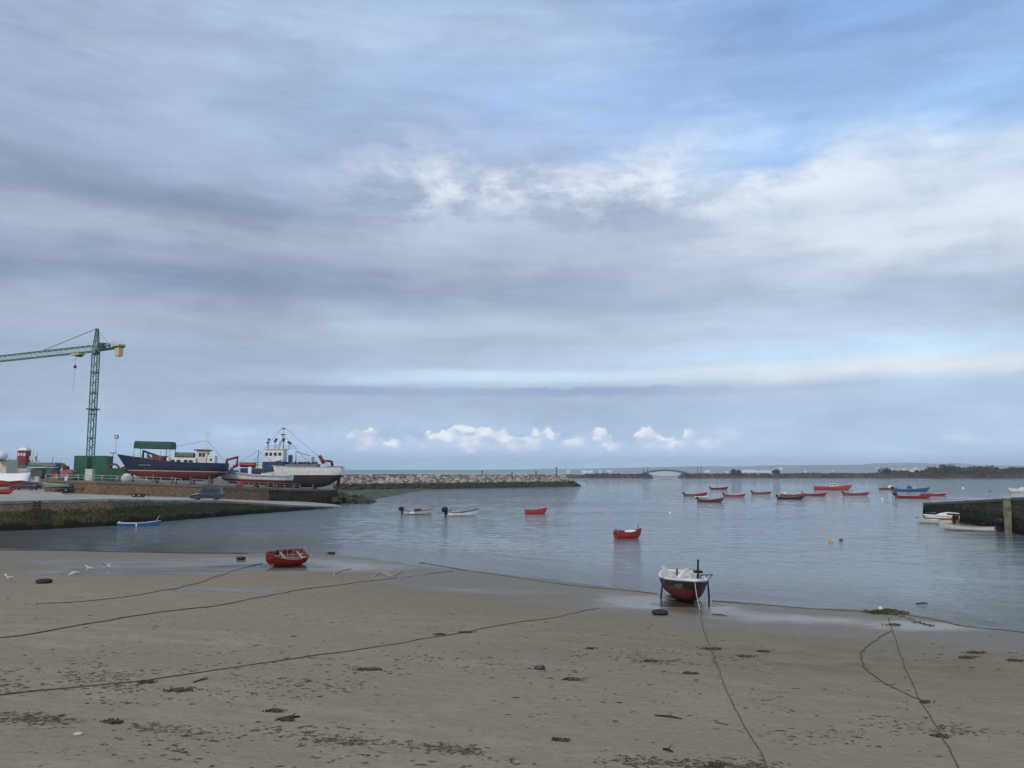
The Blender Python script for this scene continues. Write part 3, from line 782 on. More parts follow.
def px_boat(u0, u1, v): 
    c = at_z((u0 + u1) / 2, v); a = at_z(u0, v); b = at_z(u1, v)
    return c, (b - a).length
far_defs = [
 # u0 u1 v  bow(+1 right) key       top                  label, options
 (685, 706, 496.2, 1, 'crimson', (.45, .03, .025), 'open red boat with a black outboard, leftmost of the far moored boats', {}),
 (695, 708, 498.0, 1, 'whitehull', (.70, .70, .66), 'small white skiff squeezed between two red boats, left of the bay', dict(inner=M_cream, rail=M_red, engine=False)),
 (699, 722, 502.0, 1, 'darkred', (.28, .025, .02), 'dark red boat nearest the viewer in the left cluster of moored boats', dict(bot=(.03, .02, .02), zl=.16, mast=.5)),
 (711, 727, 489.3, 1, 'wine', (.26, .02, .02), 'slim wine red boat moored farthest away in the left cluster', {}),
 (725, 744, 497.0, 1, 'scarlet', (.50, .035, .02), 'scarlet boat right of the left cluster, low in the water', {}),
 (753, 770, 494.2, 1, 'maroon', (.35, .03, .03), 'red boat moored alone between the left cluster and the black hulled boat', {}),
 (781, 804, 496.6, 1, 'poppy', (.52, .04, .025), 'red boat moored just behind the black hulled boat', dict(engine=False)),
 (779, 802, 499.3, 1, 'blackred', (.02, .02, .024), 'black hulled boat with red gunwale moored in front of a red one', dict(boxes=False)),
 (804, 825, 495.8, 1, 'brick', (.40, .035, .02), 'red boat moored just right of the black hulled boat', {}),
 (845, 867, 495.3, 1, 'cherry', (.46, .03, .03), 'red boat moored right of and below the large red launch', {}),
 (899, 928, 498.2, 1, 'rustred', (.38, .035, .03), 'red boat with a big black outboard in front of the blue boat', dict(es=1.7)),
 (922, 944, 495.7, 1, 'signalred', (.52, .04, .03), 'bright red boat without engine, rightmost of the red boats', dict(engine=False)),
]
for u0, u1, v, d, key, top, lab, kw in far_defs:
    c, ln = px_boat(u0, u1, v)
    a = math.atan2(c.x, c.y)
    top = tuple(k * .72 for k in top) if top[0] > top[1] * 2 else top
    skiff('moored_boat', c, -a + random.uniform(-.25, .25) + (0 if d > 0 else math.pi), ln * 1.02, ln * .30, top, label=lab, group='small boats moored in the bay', matkey=key, fb=.42 + ln * .02, sb=.45 + .12 * math.sin(u0), moor=True, stripe=[None, (.55, .53, .5), None, (.03, .03, .035)][int(u0) % 4], cover=[None, M_redd, None, None, M_wht2][int(u1) % 5], **kw)

# nearer small boats
c, ln = px_boat(404, 431, 514.4)
b = skiff('moored_boat', c, R(8), ln * 1.03, ln * .36, (.50, .48, .46), inner=M_redd, rail=M_redd, label='white and faded red boat with a small mast, leftmost of three boats off the spit', group='small boats moored in the bay', matkey='fadedwhite', fb=.5, sb=.4, es=1.3, cabin=(.1, 1.3, .45, M_redd))
mb = MB(); mb.tube([(-ln * .48, .3, .3), (-ln * .48, .3, 1.6)], .03, 6); mb.build('stern_pole', M_dk, b)
mb = MB(); mb.box(-ln * .30, -ln * .12, -ln * .19, -ln * .17, .18, .50); mb.build('fender_board', M_wht, b)
c, ln = px_boat(448, 476, 515.8)
b = skiff('moored_boat', c, R(12), ln * 1.03, ln * .36, (.72, .72, .70), inner=M_dk, rail=M_dk, label='white boat with big dark outboard and grey foredeck, middle of three boats', group='small boats moored in the bay', matkey='cleanwhite', fb=.5, sb=.5, es=1.6, cover=M_dk)
mb = MB(); mb.tube([(-ln * .42, .35, .4), (-ln * .42, .35, 1.15), (-ln * .42, -.35, 1.15), (-ln * .42, -.35, .4)], .03, 6); mb.build('roll_bar', M_dk, b)
c, ln = px_boat(525, 546, 513.8)
b = skiff('moored_boat', c, R(6), ln * 1.0, ln * .38, (.50, .025, .02), label='small bright red boat with thin bow post, rightmost of three off the spit', group='small boats moored in the bay', matkey='brightred', fb=.62, sb=.4, engine=False, mast=.6)
c, ln = px_boat(614, 642, 538.2)
b = skiff('moored_boat', c, R(22), 3.0, 1.4, (.34, .014, .018), label='stubby red dinghy with white bundle on board, floating nearest the beach', group='small boats moored in the bay', matkey='stubbyred', fb=.62, sb=.38, mast=.55, boxes=False, engine=False)
mb = MB(); mb.blob((.3, -.1, .72), (.75, .42, .16), 10, 0, .18, seed=4); mb.build('white_sheet', M_wht, b)
mb = MB(); mb.box(-1.0, -.6, -.4, .4, .3, .85); mb.build('engine_box', M_redd, b, .03)
mb = MB(); mb.blob((-1.45, 0, .72), (.2, .22, .30), 10, 0, .1, seed=2); mb.build('covered_engine', M_redd, b)

# large red launch
c, ln = px_boat(815, 849, 489.6)
L = empty('red_launch', c, -math.atan2(c.x, c.y) + R(3), 'long red launch with a small white wheelhouse, biggest of the far moored boats', 'launch')
mo = hullmat('hull_launch', (.50, .045, .025), (.22, .03, .02), .25)
_, rg_ = open_hull('hull', mo, M_redd, L, M_red, .06, floor=.45, L=ln, B=3.6, fb=1.15, draft=.5, sheer_bow=.75, sheer_stern=.2, stern_w=.8, rake=.8)
mb = MB(); mb.prism([(-.8, .5), (-.8, 2.4), (1.6, 2.4), (2.3, 1.9), (2.7, .5)], -1.0, 1.0); w_ = mb.build('wheelhouse', M_wht, L, .06)
for s_ in (-1, 1):
    for x_ in (-.5, .35, 1.15):
        mb = MB(); mb.box(x_, x_ + .6, s_ * 1.0 - .02, s_ * 1.0 + .02, 1.65, 2.15); mb.build('window', M_glass, w_)
mb = MB(); mb.box(-1.0, 1.9, -1.15, 1.15, 2.4, 2.5); mb.build('roof', M_wht, w_)
mb = MB(); mb.tube([(.5, 0, 2.5), (.5, 0, 3.5)], .05, 6); mb.box(.35, .65, -.4, .4, 2.95, 3.05); mb.build('mast', M_wht2, L)
mb = MB(); mb.box(-4.5, -2.4, -1.0, 1.0, .45, 1.3); mb.build('deck_hatch', M_redd, L, .05)

# blue workboat
c, ln = px_boat(895, 926, 491.3)
L = empty('blue_workboat', c, -math.atan2(c.x, c.y) + R(4), 'blue workboat with low blue wheelhouse moored behind the red boats', 'workboat')
mo = hullmat('hull_workblue', (.035, .10, .24), (.03, .03, .05), .15)
_, rg_ = open_hull('hull', mo, M_dk, L, M_blue, .06, floor=.3, L=ln, B=3.0, fb=.75, draft=.4, sheer_bow=.75, sheer_stern=.15, stern_w=.8, rake=.9)
mb = MB(); mb.prism([(-1.2, .3), (-1.2, 1.95), (.2, 1.95), (.6, 1.5), (.7, .3)], -.8, .8); w_ = mb.build('wheelhouse', M_blue, L, .05)
for s_ in (-1, 1):
    mb = MB(); mb.box(-.9, .1, s_ * .8 - .02, s_ * .8 + .02, 1.3, 1.75); mb.build('window', M_glass, w_)
mb = MB(); mb.tube([(-.4, 0, 1.9), (-.4, 0, 3.1)], .05, 6); mb.build('mast', M_dk, L)
mb = MB(); mb.box(1.0, 1.8, -.5, .5, .3, 1.4); mb.build('fish_crate', M_wht2, L, .04)
outboard(L, -ln / 2, .9, 1.8)
# small dark red boat with white canopy
c, ln = px_boat(880, 896, 489.6)
b = skiff('moored_boat', c, R(-22), ln, ln * .3, (.22, .03, .03), label='small dark red boat with a white hood, left of the blue workboat', group='small boats moored in the bay', matkey='dullred', fb=.6, sb=.3, engine=False)
mb = MB(); mb.blob((1.0, 0, .9), (1.1, .7, .75), 10, 0, .05, seed=2); mb.build('hood', M_wht, b)
# white boat at the right edge
c = at_z(1024, 492.2)
b = skiff('moored_boat', c, R(168), 8.6, 2.6, (.72, .72, .68), inner=M_wht, rail=M_wht, label='white motor boat with cabin and thin mast cut by the right edge of the photo', matkey='edgewhite', fb=.8, sb=.5, engine=False, cabin=(-.3, 3.2, .95, M_wht), cover=M_wht, group='small boats moored in the bay')
mb = MB(); mb.tube([(-.4, 0, 1.7), (-.4, 0, 5.2)], .06, 6); mb.build('mast', M_gal, b)
mb = MB(); mb.tube([(3.8, .5, 1.2), (4.6, 0, 1.9), (3.8, -.5, 1.2)], .03, 6); mb.build('bow_rail', M_gal, b)

# -- buoys
def buoy(u, v, r, m, label, knob=True):
    c = at_z(u, v); o = empty('mooring_buoy', c, 0, label, 'buoy', 'mooring buoys')
    mb = MB(); mb.lathe([(r * .35, -r * .7), (r * .85, -r * .35), (r, .05 * r), (r * .85, r * .55), (r * .45, r * .85), (r * .2, r * .9)], 12); mb.build('float', m, o)
    if knob: mb = MB(); mb.lathe([(r * .18, r * .85), (r * .18, r * 1.15), (r * .1, r * 1.2)], 8); mb.build('eye', M_dk, o)
    return o
M_buo = mat('faded_orange_buoy', (.62, .27, .10), .5); M_bub = mat('dark_blue_buoy', (.012, .025, .07), .4); M_buw = mat('white_buoy', (.78, .78, .75), .4); M_bug = mat('green_buoy', (.15, .38, .25), .5)
buoy(831, 542, .24, M_buo, 'faded orange mooring buoy floating beside a dark blue one')
buoy(841, 540.5, .20, M_bub, 'dark blue mooring buoy floating beside the orange one')
buoy(670, 513, .22, M_buw, 'white buoy floating above and right of the stubby red dinghy')
buoy(882, 499, .38, M_buw, 'white buoy floating in front of the boat with the big outboard')
buoy(852, 490.3, .55, M_bug, 'greenish buoy floating right of the large red launch')
buoy(785, 493.2, .42, M_buw, 'white buoy floating behind the pair of red and black boats')
buoy(963, 488.3, .45, M_buw, 'white buoy alone on the open water at right')
buoy(990, 491.6, .40, M_bub, 'dark buoy alone on the open water near the right edge')
buoy(924.5, 504.2, .3, M_buw, 'white buoy behind the outer end of the dark pier')

# -- blue dinghy by the quay
c, ln = px_boat(118, 157, 525)
c = at_z(138, 525.5)
b = skiff('blue_dinghy', c, R(14), 4.9, 1.5, (.03, .16, .42), inner=M_wht2, rail=M_wht2, label='light blue dinghy with white gunwale floating under the quay wall', matkey='lightblue', fb=.32, sb=.30, engine=False, boxes=False, bot=(.02, .06, .2))
mb = MB(); mb.tube([(-2.1, 0, .35), (-2.35, 0, .55)], .07, 8); mb.build('stern_roller', M_wht, b)
mb = MB(); mb.tube([(2.2, 0, .5), (2.55, 0, 1.25)], .03, 6); mb.build('bow_pole', M_wht, b)
mb = MB(); mb.box(-.15, .0, -.80, -.74, -.1, .36); mb.build('fender', M_wht, b)
mb = MB(); mb.blob((.5, 0, .30), (.8, .35, .2), 8, 0, .2, seed=5); mb.build('net_bundle', M_dk, b)

# -- boats by the right pier
c = at_z(948, 521.4)
L = empty('cabin_cruiser', c + Vector((0, 0, 0)), R(154), 'white cabin cruiser with orange red bottom grounded beside the dark pier', 'boat')
mo = hullmat('hull_cruiser', (.75, .75, .73), (.34, .10, .03), .42, (.25, .05, .04), stripe_w=.06, wear=.12)
out = hull_rings(L=5.1, B=2.0, fb=.72, draft=.35, sheer_bow=.12, sheer_stern=.05, stern_w=.85, rake=.55)
mb = MB(); mb.rings(out, 0, True, False, False); n = len(out[0]); mb.add(out[0], [list(range(n))], 0)
mb.rings([[q[0], q[0].lerp(q[-1], .25) + Vector((0, 0, .10)), q[0].lerp(q[-1], .5) + Vector((0, 0, .13)), q[0].lerp(q[-1], .75) + Vector((0, 0, .10)), q[-1]] for q in out], 1, True, False, False)
mb.build('hull', [mo, M_wht], L)
mb = MB(); rail_tube(mb, out, .035); mb.build('gunwale', M_wht2, L)
mb = MB(); mb.rings([[(-1.9, -.75, .75), (-1.7, -.7, 1.2), (-1.7, .7, 1.2), (-1.9, .75, .75)], [(.2, -.78, .80), (.1, -.66, 1.30), (.1, .66, 1.30), (.2, .78, .80)], [(1.5, -.5, .86), (1.0, -.45, 1.12), (1.0, .45, 1.12), (1.5, .5, .86)]], 0, False, True)
w_ = mb.build('cabin', M_wht, L, .03)
for s_ in (-1, 1):
    mb = MB(); mb.rings([[(-1.55, s_ * .78, .92), (-1.5, s_ * .735, 1.14)], [(.15, s_ * .77, .95), (.1, s_ * .72, 1.2)]], 0, False, False, False); mb.build('window', M_glass, w_)
mb = MB(); mb.tube([(1.3, .5, .85), (1.6, .35, 1.2), (2.7, 0, 1.15), (1.6, -.35, 1.2), (1.3, -.5, .85)], .02, 6); mb.build('bow_rail', M_gal, L)
mb = MB(); mb.box(-2.3, -2.0, -.3, .3, .8, 1.05); mb.build('seat', M_wht2, L, .03)

c = at_z(935.5, 523.2)
b = skiff('pier_boat', c, R(136), 4.4, 1.7, (.66, .65, .58), inner=M_cream, rail=M_cream, label='small white boat with dark outboard turned to us, outermost beside the pier', matkey='pierwhite', fb=.36, sb=.30, es=0, engine=False, boxes=False)
outboard(b, -2.15, .62, 1.5, -.15)
mb = MB(); mb.tube([(2.0, 0, .6), (2.6, 0, .75)], .05, 6); mb.build('bow_roller', M_dk, b)
mb = MB(); mb.blob((.2, 0, .42), (1.0, .5, .14), 8, 0, .2, seed=8); mb.build('canvas_bundle', M_wht2, b)
c = at_z(968.5, 530.6)
b = skiff('pier_boat', c, R(133), 6.0, 1.9, (.66, .66, .62), inner=M_red, rail=M_wht2, label='long white boat with red inside and large black outboard beside the pier', matkey='pierred', fb=.46, sb=.28, engine=False, boxes=False, stripe=(.35, .36, .36))
outboard(b, -2.95, .80, 1.9, -.1)
mb = MB(); mb.box(-.9, .9, -.55, .55, .34, .42); mb.build('red_mat', M_red, b)
mb = MB(); mb.tube([(-1.7, .5, .4), (-1.7, .5, 1.0), (-1.7, -.5, 1.0), (-1.7, -.5, .4)], .025, 6); mb.build('steering_frame', M_dk, b)

# -- the red dinghy on the sand
g = at_t(285, 565.8)
L = empty('beached_dinghy', g + Vector((0, 0, .42)), R(224), 'weathered red wooden dinghy lying tilted on the wet sand', 'dinghy', rx=R(-27))
mo = hullmat('hull_beached', (.36, .026, .016), (.030, .018, .016), -.24, None, .5, wear=.45)
M_in = mat('red_and_grey_inner_planks', (.20, .05, .04), .7, var=.4, scale=4, col2=(.05, .05, .06))
_, rg_ = open_hull('hull', mo, M_in, L, M_red, .04, floor=-.15, L=3.15, B=1.5, fb=.42, draft=.40, sheer_bow=.34, sheer_stern=.12, stern_w=.72, rake=.22, thick=.04)
thwarts(L, rg_, (.2, .62), mat('dull_thwart_paint', (.34, .28, .22), .7, var=.3), .16, drop=.10)
mb = MB()
for t_ in (.12, .28, .36, .52, .6, .76, .84):
    q = rg_[int(t_ * 14)]; h_ = len(q) // 2
    for s_ in (0, 1):
        pts = (q[:h_ + 1] if s_ == 0 else q[h_:][::-1]); mb.tube([Vector((p_.x, p_.y * .93, max(p_.z + .05, -.13))) for p_ in pts], .022, 4)
mb.build('ribs', M_cream, L)
mb = MB(); mb.box(-1.5, 1.2, -.28, .28, -.14, -.11); mb.build('bottom_boards', mat('bottom_board_wood', (.30, .20, .13), .8, var=.3), L)
for s_ in (-1, 1):
    mb = MB(); mb.tube([(-1.1, s_ * .22, .30), (1.3, s_ * .12, .36)], .022, 6); mb.box(-1.5, -1.1, s_ * .22 - .06, s_ * .22 + .06, .28, .31); mb.build('oar', M_cream, L)
mb = MB(); mb.blob((1.25, .1, .42), (.22, .3, .10), 8, 0, .2, seed=3); mb.build('rope_coil', M_redd, L)

# -- the boat on legs at the water's edge
g = at_z(688, 600.3)
BT = empty('wooden_boat', Vector((g.x, g.y + .9, max(0, terrain(g.x, g.y + .9)) + .58)), R(-91), 'wooden boat with white gunwale, black sides and red bottom propped on legs at the waterline', 'boat', rx=R(-2))
mo = hullmat('hull_propped', (.014, .018, .016), (.115, .020, .018), .12, (.22, .03, .03), .45, stripe_w=.05, wear=.2)
_, rg_ = open_hull('hull', mo, M_wht2, BT, M_wht, .065, floor=-.1, L=4.9, B=2.5, fb=.46, draft=.60, sheer_bow=.26, sheer_stern=.16, stern_w=.66, rake=.50, full=2.6, thick=.06, vee=.75, nsec=10, nst=19)
mb = MB()
mb.rings([[q[0] * 1.0, q[0] * 1.0 + Vector((0, 0, -.10)), ] for q in [[r_[0] + Vector((0, -.02 if r_[0].y < 0 else .02, .03))] for r_ in rg_]], 0, True, False, False)
mb.rings([[q[0] * 1.0, q[0] * 1.0 + Vector((0, 0, -.10)), ] for q in [[r_[-1] + Vector((0, .02, .03))] for r_ in rg_]], 0, True, False, False)
mb.build('rubbing_strake', M_wht, BT)
thwarts(BT, rg_, (.3, .52), M_wht2, .28)
mb = MB(); rs = []
for q in rg_[12:]:
    a, b_ = q[0], q[-1]; rs.append([a, a.lerp(b_, .5) + Vector((0, 0, .07)), b_])
mb.rings(rs, 0, True, False, False); mb.build('foredeck', M_wht, BT)
mb = MB(); mb.box(-1.0, -.1, -.45, .45, -.1, .50); mb.build('engine_box', M_wht2, BT, .04)
# rolled canvas board on the port quarter
mb = MB(); mb.rings([[(-.6, -1.22, .50), (-.5, -1.20, 1.12), (-.6, -1.02, 1.08), (-.8, -.82, .86), (-.9, -.74, .50)], [(-.52, -1.20, .50), (-.42, -1.18, 1.12), (-.52, -1.0, 1.08), (-.72, -.80, .86), (-.82, -.72, .50)]], 0, False, True)
mb.build('canvas_screen', M_wht, BT, .01)
mb = MB(); mb.tube([(1.3, -.55, .72), (.1, -.05, .86), (-1.6, .62, .92)], .075, 8); mb.build('furled_spar', M_wht, BT)
mb = MB(); mb.tube([(-1.0, .95, .4), (-1.0, .95, 1.45)], .06, 8); mb.box(-1.25, -.75, .72, 1.18, .70, .84); mb.build('mast_stump', M_blk, BT)
for s_ in (-1, 1):
    lg = MB(); lg.tube([(.25, s_ * 1.24, .46), (.25, s_ * 1.34, -.66)], .05, 8); lg.lathe([(.11, -.68), (.12, -.64), (.06, -.62)], 8, 0, Matrix.Translation((.25, s_ * 1.34, 0)))
    lo_ = lg.build('support_leg', M_blk, BT)
    mb = MB(); mb.box(.15, .35, s_ * 1.22 - .04, s_ * 1.22 + .06, .22, .54); mb.build('leg_bracket', M_dk, lo_)
mb = MB(); mb.tube([(-1.2, 1.1, .55), (-1.3, 1.85, .60)], .03, 6); mb.tube([(-1.2, 1.1, .42), (-1.3, 1.6, .30), (-1.3, 1.85, .60)], .025, 6); mb.tube([(-1.3, 1.5, .58), (-1.3, 1.55, .14)], .025, 6); mb.build('stern_frame', M_dk, BT)
mb = MB(); mb.tube([(-2.35, 0, .75), (-2.42, 0, -.1)], .05, 6); mb.box(-2.62, -2.38, -.03, .03, -.5, .55); mb.build('rudder', M_redd, BT)
mb = MB(); mb.tube([(2.86, 0, .78), (2.74, 0, .45), (2.52, 0, .05)], .03, 6); mb.build('stem_post', M_blk, BT)
# painted registration on the bow: three faded white characters
M_reg = mat('faded_registration_paint', (.22, .215, .20), .7, var=.5, scale=25)
def bow_pt(t_, s_, side=-1):
    i = t_ * 18; a, b_ = rg_[int(i)], rg_[min(18, int(i) + 1)]; f = i - int(i)
    n_ = len(a); kk = (1 - s_) * (n_ // 2) if side < 0 else (n_ - 1) - (1 - s_) * (n_ // 2)
    def at(r_):
        k0 = int(kk); k1 = min(k0 + 1, n_ - 1); return r_[k0].lerp(r_[k1], kk - k0)
    p_ = at(a).lerp(at(b_), f); return p_ + Vector((0.012, side * .014, 0))
mb = MB()
def stroke(a, b_, w=.035):
    p0 = bow_pt(*a); p1 = bow_pt(*b_); mb.tube([p0, p1], w * .45, 4, 0, False)
t0 = .78
for x0, strokes in ((0, (((0, 1), (.5, 0)), ((.5, 0), (1, 1)))), (1.25, (((1, 1), (0, 1)), ((0, 1), (0, 0)), ((0, 0), (1, 0)), ((1, 0), (1, .5)), ((1, .5), (.5, .5)))), (2.5, (((0, 1), (1, 1)), ((1, 1), (1, 0)), ((0, 0), (1, 0)), ((0, .5), (1, .5))))):
    for (xa, ya), (xb, yb) in strokes:
        stroke((t0 + (x0 + xa) * .027, .865 - .10 * (1 - ya)), (t0 + (x0 + xb) * .027, .865 - .10 * (1 - yb)))
mb.build('registration_number', M_reg, BT)
BOW = BT.matrix_basis @ Vector((2.78, 0, .76))

# ================================================================== PIER ON THE RIGHT
P = [Vector((68.3, 139, 1.85)), Vector((60, 123.5, 2.9)), Vector((53.5, 111, 3.7)), Vector((48.5, 101, 4.3)), Vector((45.0, 92.8, 4.75)), Vector((54.6, 82, 4.3))]
for i, (u, v) in enumerate(((923.5, 503.3), (950, 502.2), (975, 501), (1000, 499.6), (1024, 498))):
    q = at_y(u, v, P[i].y); P[i].x = q.x; P[i].z = q.z
Ps = sub(P, 10)
mb = MB()
rs = []
for i, p_ in enumerate(Ps):
    a = Ps[max(0, i - 1)]; b_ = Ps[min(len(Ps) - 1, i + 1)]; d = (b_ - a); d.z = 0; d.normalize(); nr = Vector((d.y, -d.x, 0))
    if nr.x > 0: nr = -nr
    row = []
    for k in range(7):
        s_ = k / 6; z = p_.z + (-1.2 - p_.z) * s_
        q = p_ + nr * (.25 * s_ + (.16 * mnoise.noise(Vector((p_.x * .5, p_.y * .5, z))) if k else 0)); q.z = z; row.append(q)
    row = [p_ - nr * 7 + Vector((0, 0, -4))] + [p_ - nr * 7] + row
    rs.append(row)
mb.rings(rs, 0, False, True, False)
mb.add([rs[0][k] for k in range(len(rs[0]))], [list(range(len(rs[0])))], 0)
tag(mb.build('stone_pier', M_pier), 'dark algae covered stone pier sloping into the water at right', 'pier')
cp = MB()
cp.rings([[r_[2] + Vector((-.12, 0, -.22)), r_[2] + Vector((-.12, 0, .10)), r_[2] + Vector((.8, 0, .10)), r_[2] + Vector((.8, 0, -.22))] for r_ in rs], 0, False, True)
tag(cp.build('pier_kerb', mat('pier_coping', (0.12, 0.10, 0.075), .9, var=.3)), kind='structure')
rr_ = random.Random(31)
M_rub2 = rockmat('brown_rubble_rock', (0.17, 0.125, 0.08), (0.075, 0.06, 0.04), (0.05, 0.045, 0.02))
for k_ in range(44):
    f_ = rr_.random(); Y_ = rr_.uniform(183, 200); x_ = -39.6 + f_ * 8.5 + (Y_ - 187) * -.15
    c_ = Vector((x_, Y_, rr_.random() * 2.1 * (1 - f_))); s_ = rr_.uniform(.6, 1.3)
    me_ = rockmesh(50 + k_ % 5).build('shore_rock', M_rub2); me_.location = c_; me_.scale = (s_ * 1.2, s_, s_); me_.rotation_euler = (0, rr_.uniform(-.4, .4), rr_.uniform(0, 6))
    tag(me_, 'brown weedy rock heaped at the foot of the yard wall below the white ship', 'rock', 'rubble at the foot of the yard wall')
q = at_z(1006.5, 541, 0)
o = empty('mooring_pile', (at_y(1006.5, 500, 97.6).x - .2, 97.2, -0.6), 0, 'pale weathered concrete pile standing against the dark pier', 'pile')
mb = MB(); mb.box(-.32, .32, -.3, .3, 0, 4.45); mb.build('pile', mat('pale_weathered_concrete', (.20, .20, .155), .9, var=.35, scale=1.2, col2=(.09, .10, .06)), o, .04)
mb = MB(); mb.box(-.38, .38, -.36, .36, 4.45, 4.6); mb.build('cap', M_cope, o, .03)
for i, (u, v) in enumerate(((958, 501.0), (1004, 498.6))):
    y_ = 120.5 if i == 0 else 100; z_ = at_y(u, v + 1.0, y_).z; x_ = at_y(u, v, y_).x
    o = empty('bollard', (x_ + 1.2, y_, z_ - .35), 0, ('low dark bollard on the pier above the cabin cruiser', 'low dark bollard on the pier beside the pale pile')[i], 'bollard')
    mb = MB(); mb.lathe([(.16, 0), (.14, .35), (.26, .45), (.26, .58), (.12, .62)], 10); mb.build('post', M_blk, o)

# ================================================================== TOWER CRANE
CY = 178.0
cb = at_y(90.2, 460, CY); CX = cb.x; CZ = 5.4
ctop = at_y(97, 352, CY)
K = empty('tower_crane', (CX, CY, CZ), 0, 'green lattice tower crane standing over the shipyard', 'crane')
M_cg = mat('green_crane_paint', (0.025, 0.125, 0.085), .55, var=.3, scale=1.5, rust=.03)
M_cgl = mat('pale_green_lattice', (0.30, 0.42, 0.36), .55, var=.2, scale=2)
M_cy = mat('faded_yellow_paint', (0.55, 0.46, 0.26), .6, var=.2)
HT = ctop.z - CZ - .6
def lattice(mb, p0, p1, w, n, r, rd, side=Vector((1, 0, 0)), up=Vector((0, 1, 0)), mi=0, mj=0, w1=None, tri=False):
    w1 = w1 if w1 is not None else w
    cs = [(-1, -1), (1, -1), (1, 1), (-1, 1)] if not tri else [(-1, -1), (1, -1), (0, 1)]
    P_ = [[p0.lerp(p1, i / n) + side * (c[0] * (w + (w1 - w) * i / n) / 2) + up * (c[1] * (w + (w1 - w) * i / n) / 2) for c in cs] for i in range(n + 1)]
    m_ = len(cs)
    for k in range(m_):
        mb.tube([P_[0][k], P_[n][k]], r, 4, mi, False)
        k2 = (k + 1) % m_
        for i in range(n):
            a, b_ = (P_[i][k], P_[i + 1][k2]) if i % 2 else (P_[i][k2], P_[i + 1][k])
            mb.tube([a, b_], rd, 4, mj, False)
            if i % 2 == 0: mb.tube([P_[i][k], P_[i][k2]], rd, 4, mj, False)
mb = MB(); lattice(mb, Vector((0, 0, .8)), Vector((0, 0, HT)), 1.12, 26, .12, .07, mi=0, mj=1)
for s_ in (.33, .52, .69, .86):
    z = HT * s_; mb.box(-.66, .66, -.66, .66, z - .14, z + .06, 0)
mb.box(-1.0, 1.0, -1.0, 1.0, HT * .555, HT * .565, 0)
mb.build('mast', [M_cg, M_cgl], K)
mb = MB(); mb.box(-1.3, 1.3, -1.3, 1.3, -.1, .8); mb.build('base_block', M_cope, K, .05)
mb = MB(); mb.lathe([(.75, HT), (.85, HT + .2), (.85, HT + .5), (.7, HT + .7)], 16); mb.build('slewing_ring', M_cg, K)
apex = at_y(97.3, 328.5, CY) - Vector((CX, CY, CZ))
mb = MB(); lattice(mb, Vector((0, 0, HT + .6)), Vector((.0, 0, apex.z)), 1.1, 8, .12, .06, mi=0, mj=1, w1=.35); mb.build('tower_head', [M_cg, M_cgl], K)
jd = Vector((-29, 17, 0)).normalized(); jz = HT + .9
sd = Vector((-jd.y, jd.x, 0))
mb = MB(); lattice(mb, jd * .8 + Vector((0, 0, jz + .5)), jd * 46 + Vector((0, 0, jz + .9)), 1.25, 44, .09, .045, side=sd, up=Vector((0, 0, 1)), mi=0, mj=1); mb.build('jib', [M_cg, M_cgl], K)
mb = MB(); mb.tube([(0, 0, apex.z), jd * 20 + Vector((0, 0, jz + 1.5))], .07, 5, 0); mb.tube([(0, 0, apex.z - .1), -jd * 5 + Vector((0, 0, jz + .5))], .03, 5, 0); mb.build('tie_bar', M_dk, K)
mb = MB()
cj = -jd
for s_ in (-.55, .55): mb.tube([cj * .5 + sd * s_ + Vector((0, 0, jz)), cj * 9.0 + sd * s_ + Vector((0, 0, jz + .15))], .17, 4, 0, False)
for k in range(9):
    a = cj * (.8 + k * .85) + Vector((0, 0, jz + .1)); mb.tube([a + sd * .55, a - sd * .55], .08, 4, 0, False)
for k in range(7):
    a = cj * (1 + k * 1.1) + Vector((0, 0, jz + .2)); mb.tube([a + sd * .55, a + sd * .55 + Vector((0, 0, 1.0))], .035, 4, 0, False)
for zz in (.6, 1.1): mb.tube([cj * 1 + sd * .55 + Vector((0, 0, jz + zz)), cj * 7.6 + sd * .55 + Vector((0, 0, jz + zz + .1))], .03, 4, 0, False)
mb.build('counter_jib', M_cg, K)
RJ = Matrix.Rotation(math.atan2(cj.y, cj.x), 4, 'Z')
mb = MB(); mb.box(1.2, 2.9, -.5, .5, jz + .25, jz + 1.5, 0, RJ); mb.build('winch_housing', M_dk, K, .05)
mb = MB(); mb.lathe([(.35, -.5), (.35, .5)], 12, 0, RJ @ Matrix.Translation((4.1, 0, jz + .9)) @ Matrix.Rotation(R(90), 4, 'X')); mb.build('winch_drum', M_gal, K)
mb = MB(); mb.box(7.3, 8.7, -.55, .55, jz - 1.8, jz + .1, 0, RJ); mb.box(6.8, 9.1, -.8, .8, jz + .3, jz + .75, 0, RJ); mb.build('counterweight', M_cy, K, .06)
tj = (at_y(73, 353, CY + 2.2) - Vector((CX, CY, CZ))).length * 0 + 5.6
RJ2 = Matrix.Rotation(math.atan2(jd.y, jd.x), 4, 'Z')
mb = MB(); mb.box(5.0, 8.2, -.75, .75, jz - .55, jz - .2, 0, RJ2); mb.build('trolley', M_cy, K, .04)
mb = MB(); mb.box(5.3, 6.5, -.5, .5, jz - .95, jz - .5, 0, RJ2); mb.build('trolley_motor', M_redd, K, .04)
hp = jd * 7.3
hk = at_y(70, 366, CY + 2.5).z - CZ; ck = at_y(68.5, 391, CY + 2.5).z - CZ
mb = MB(); mb.tube([hp + Vector((0, 0, jz - .6)), hp + Vector((0, 0, hk))], .025, 4); mb.build('hoist_rope', M_dk, K)
mb = MB(); mb.blob(hp + Vector((0, 0, hk)), (.35, .35, .42), 8); h_ = mb.build('hook_block', M_redd, K)
mb = MB(); mb.tube([hp + Vector((0, 0, hk)), hp + Vector((-.2, 0, ck))], .028, 4); mb.build('sling', M_dk, h_)

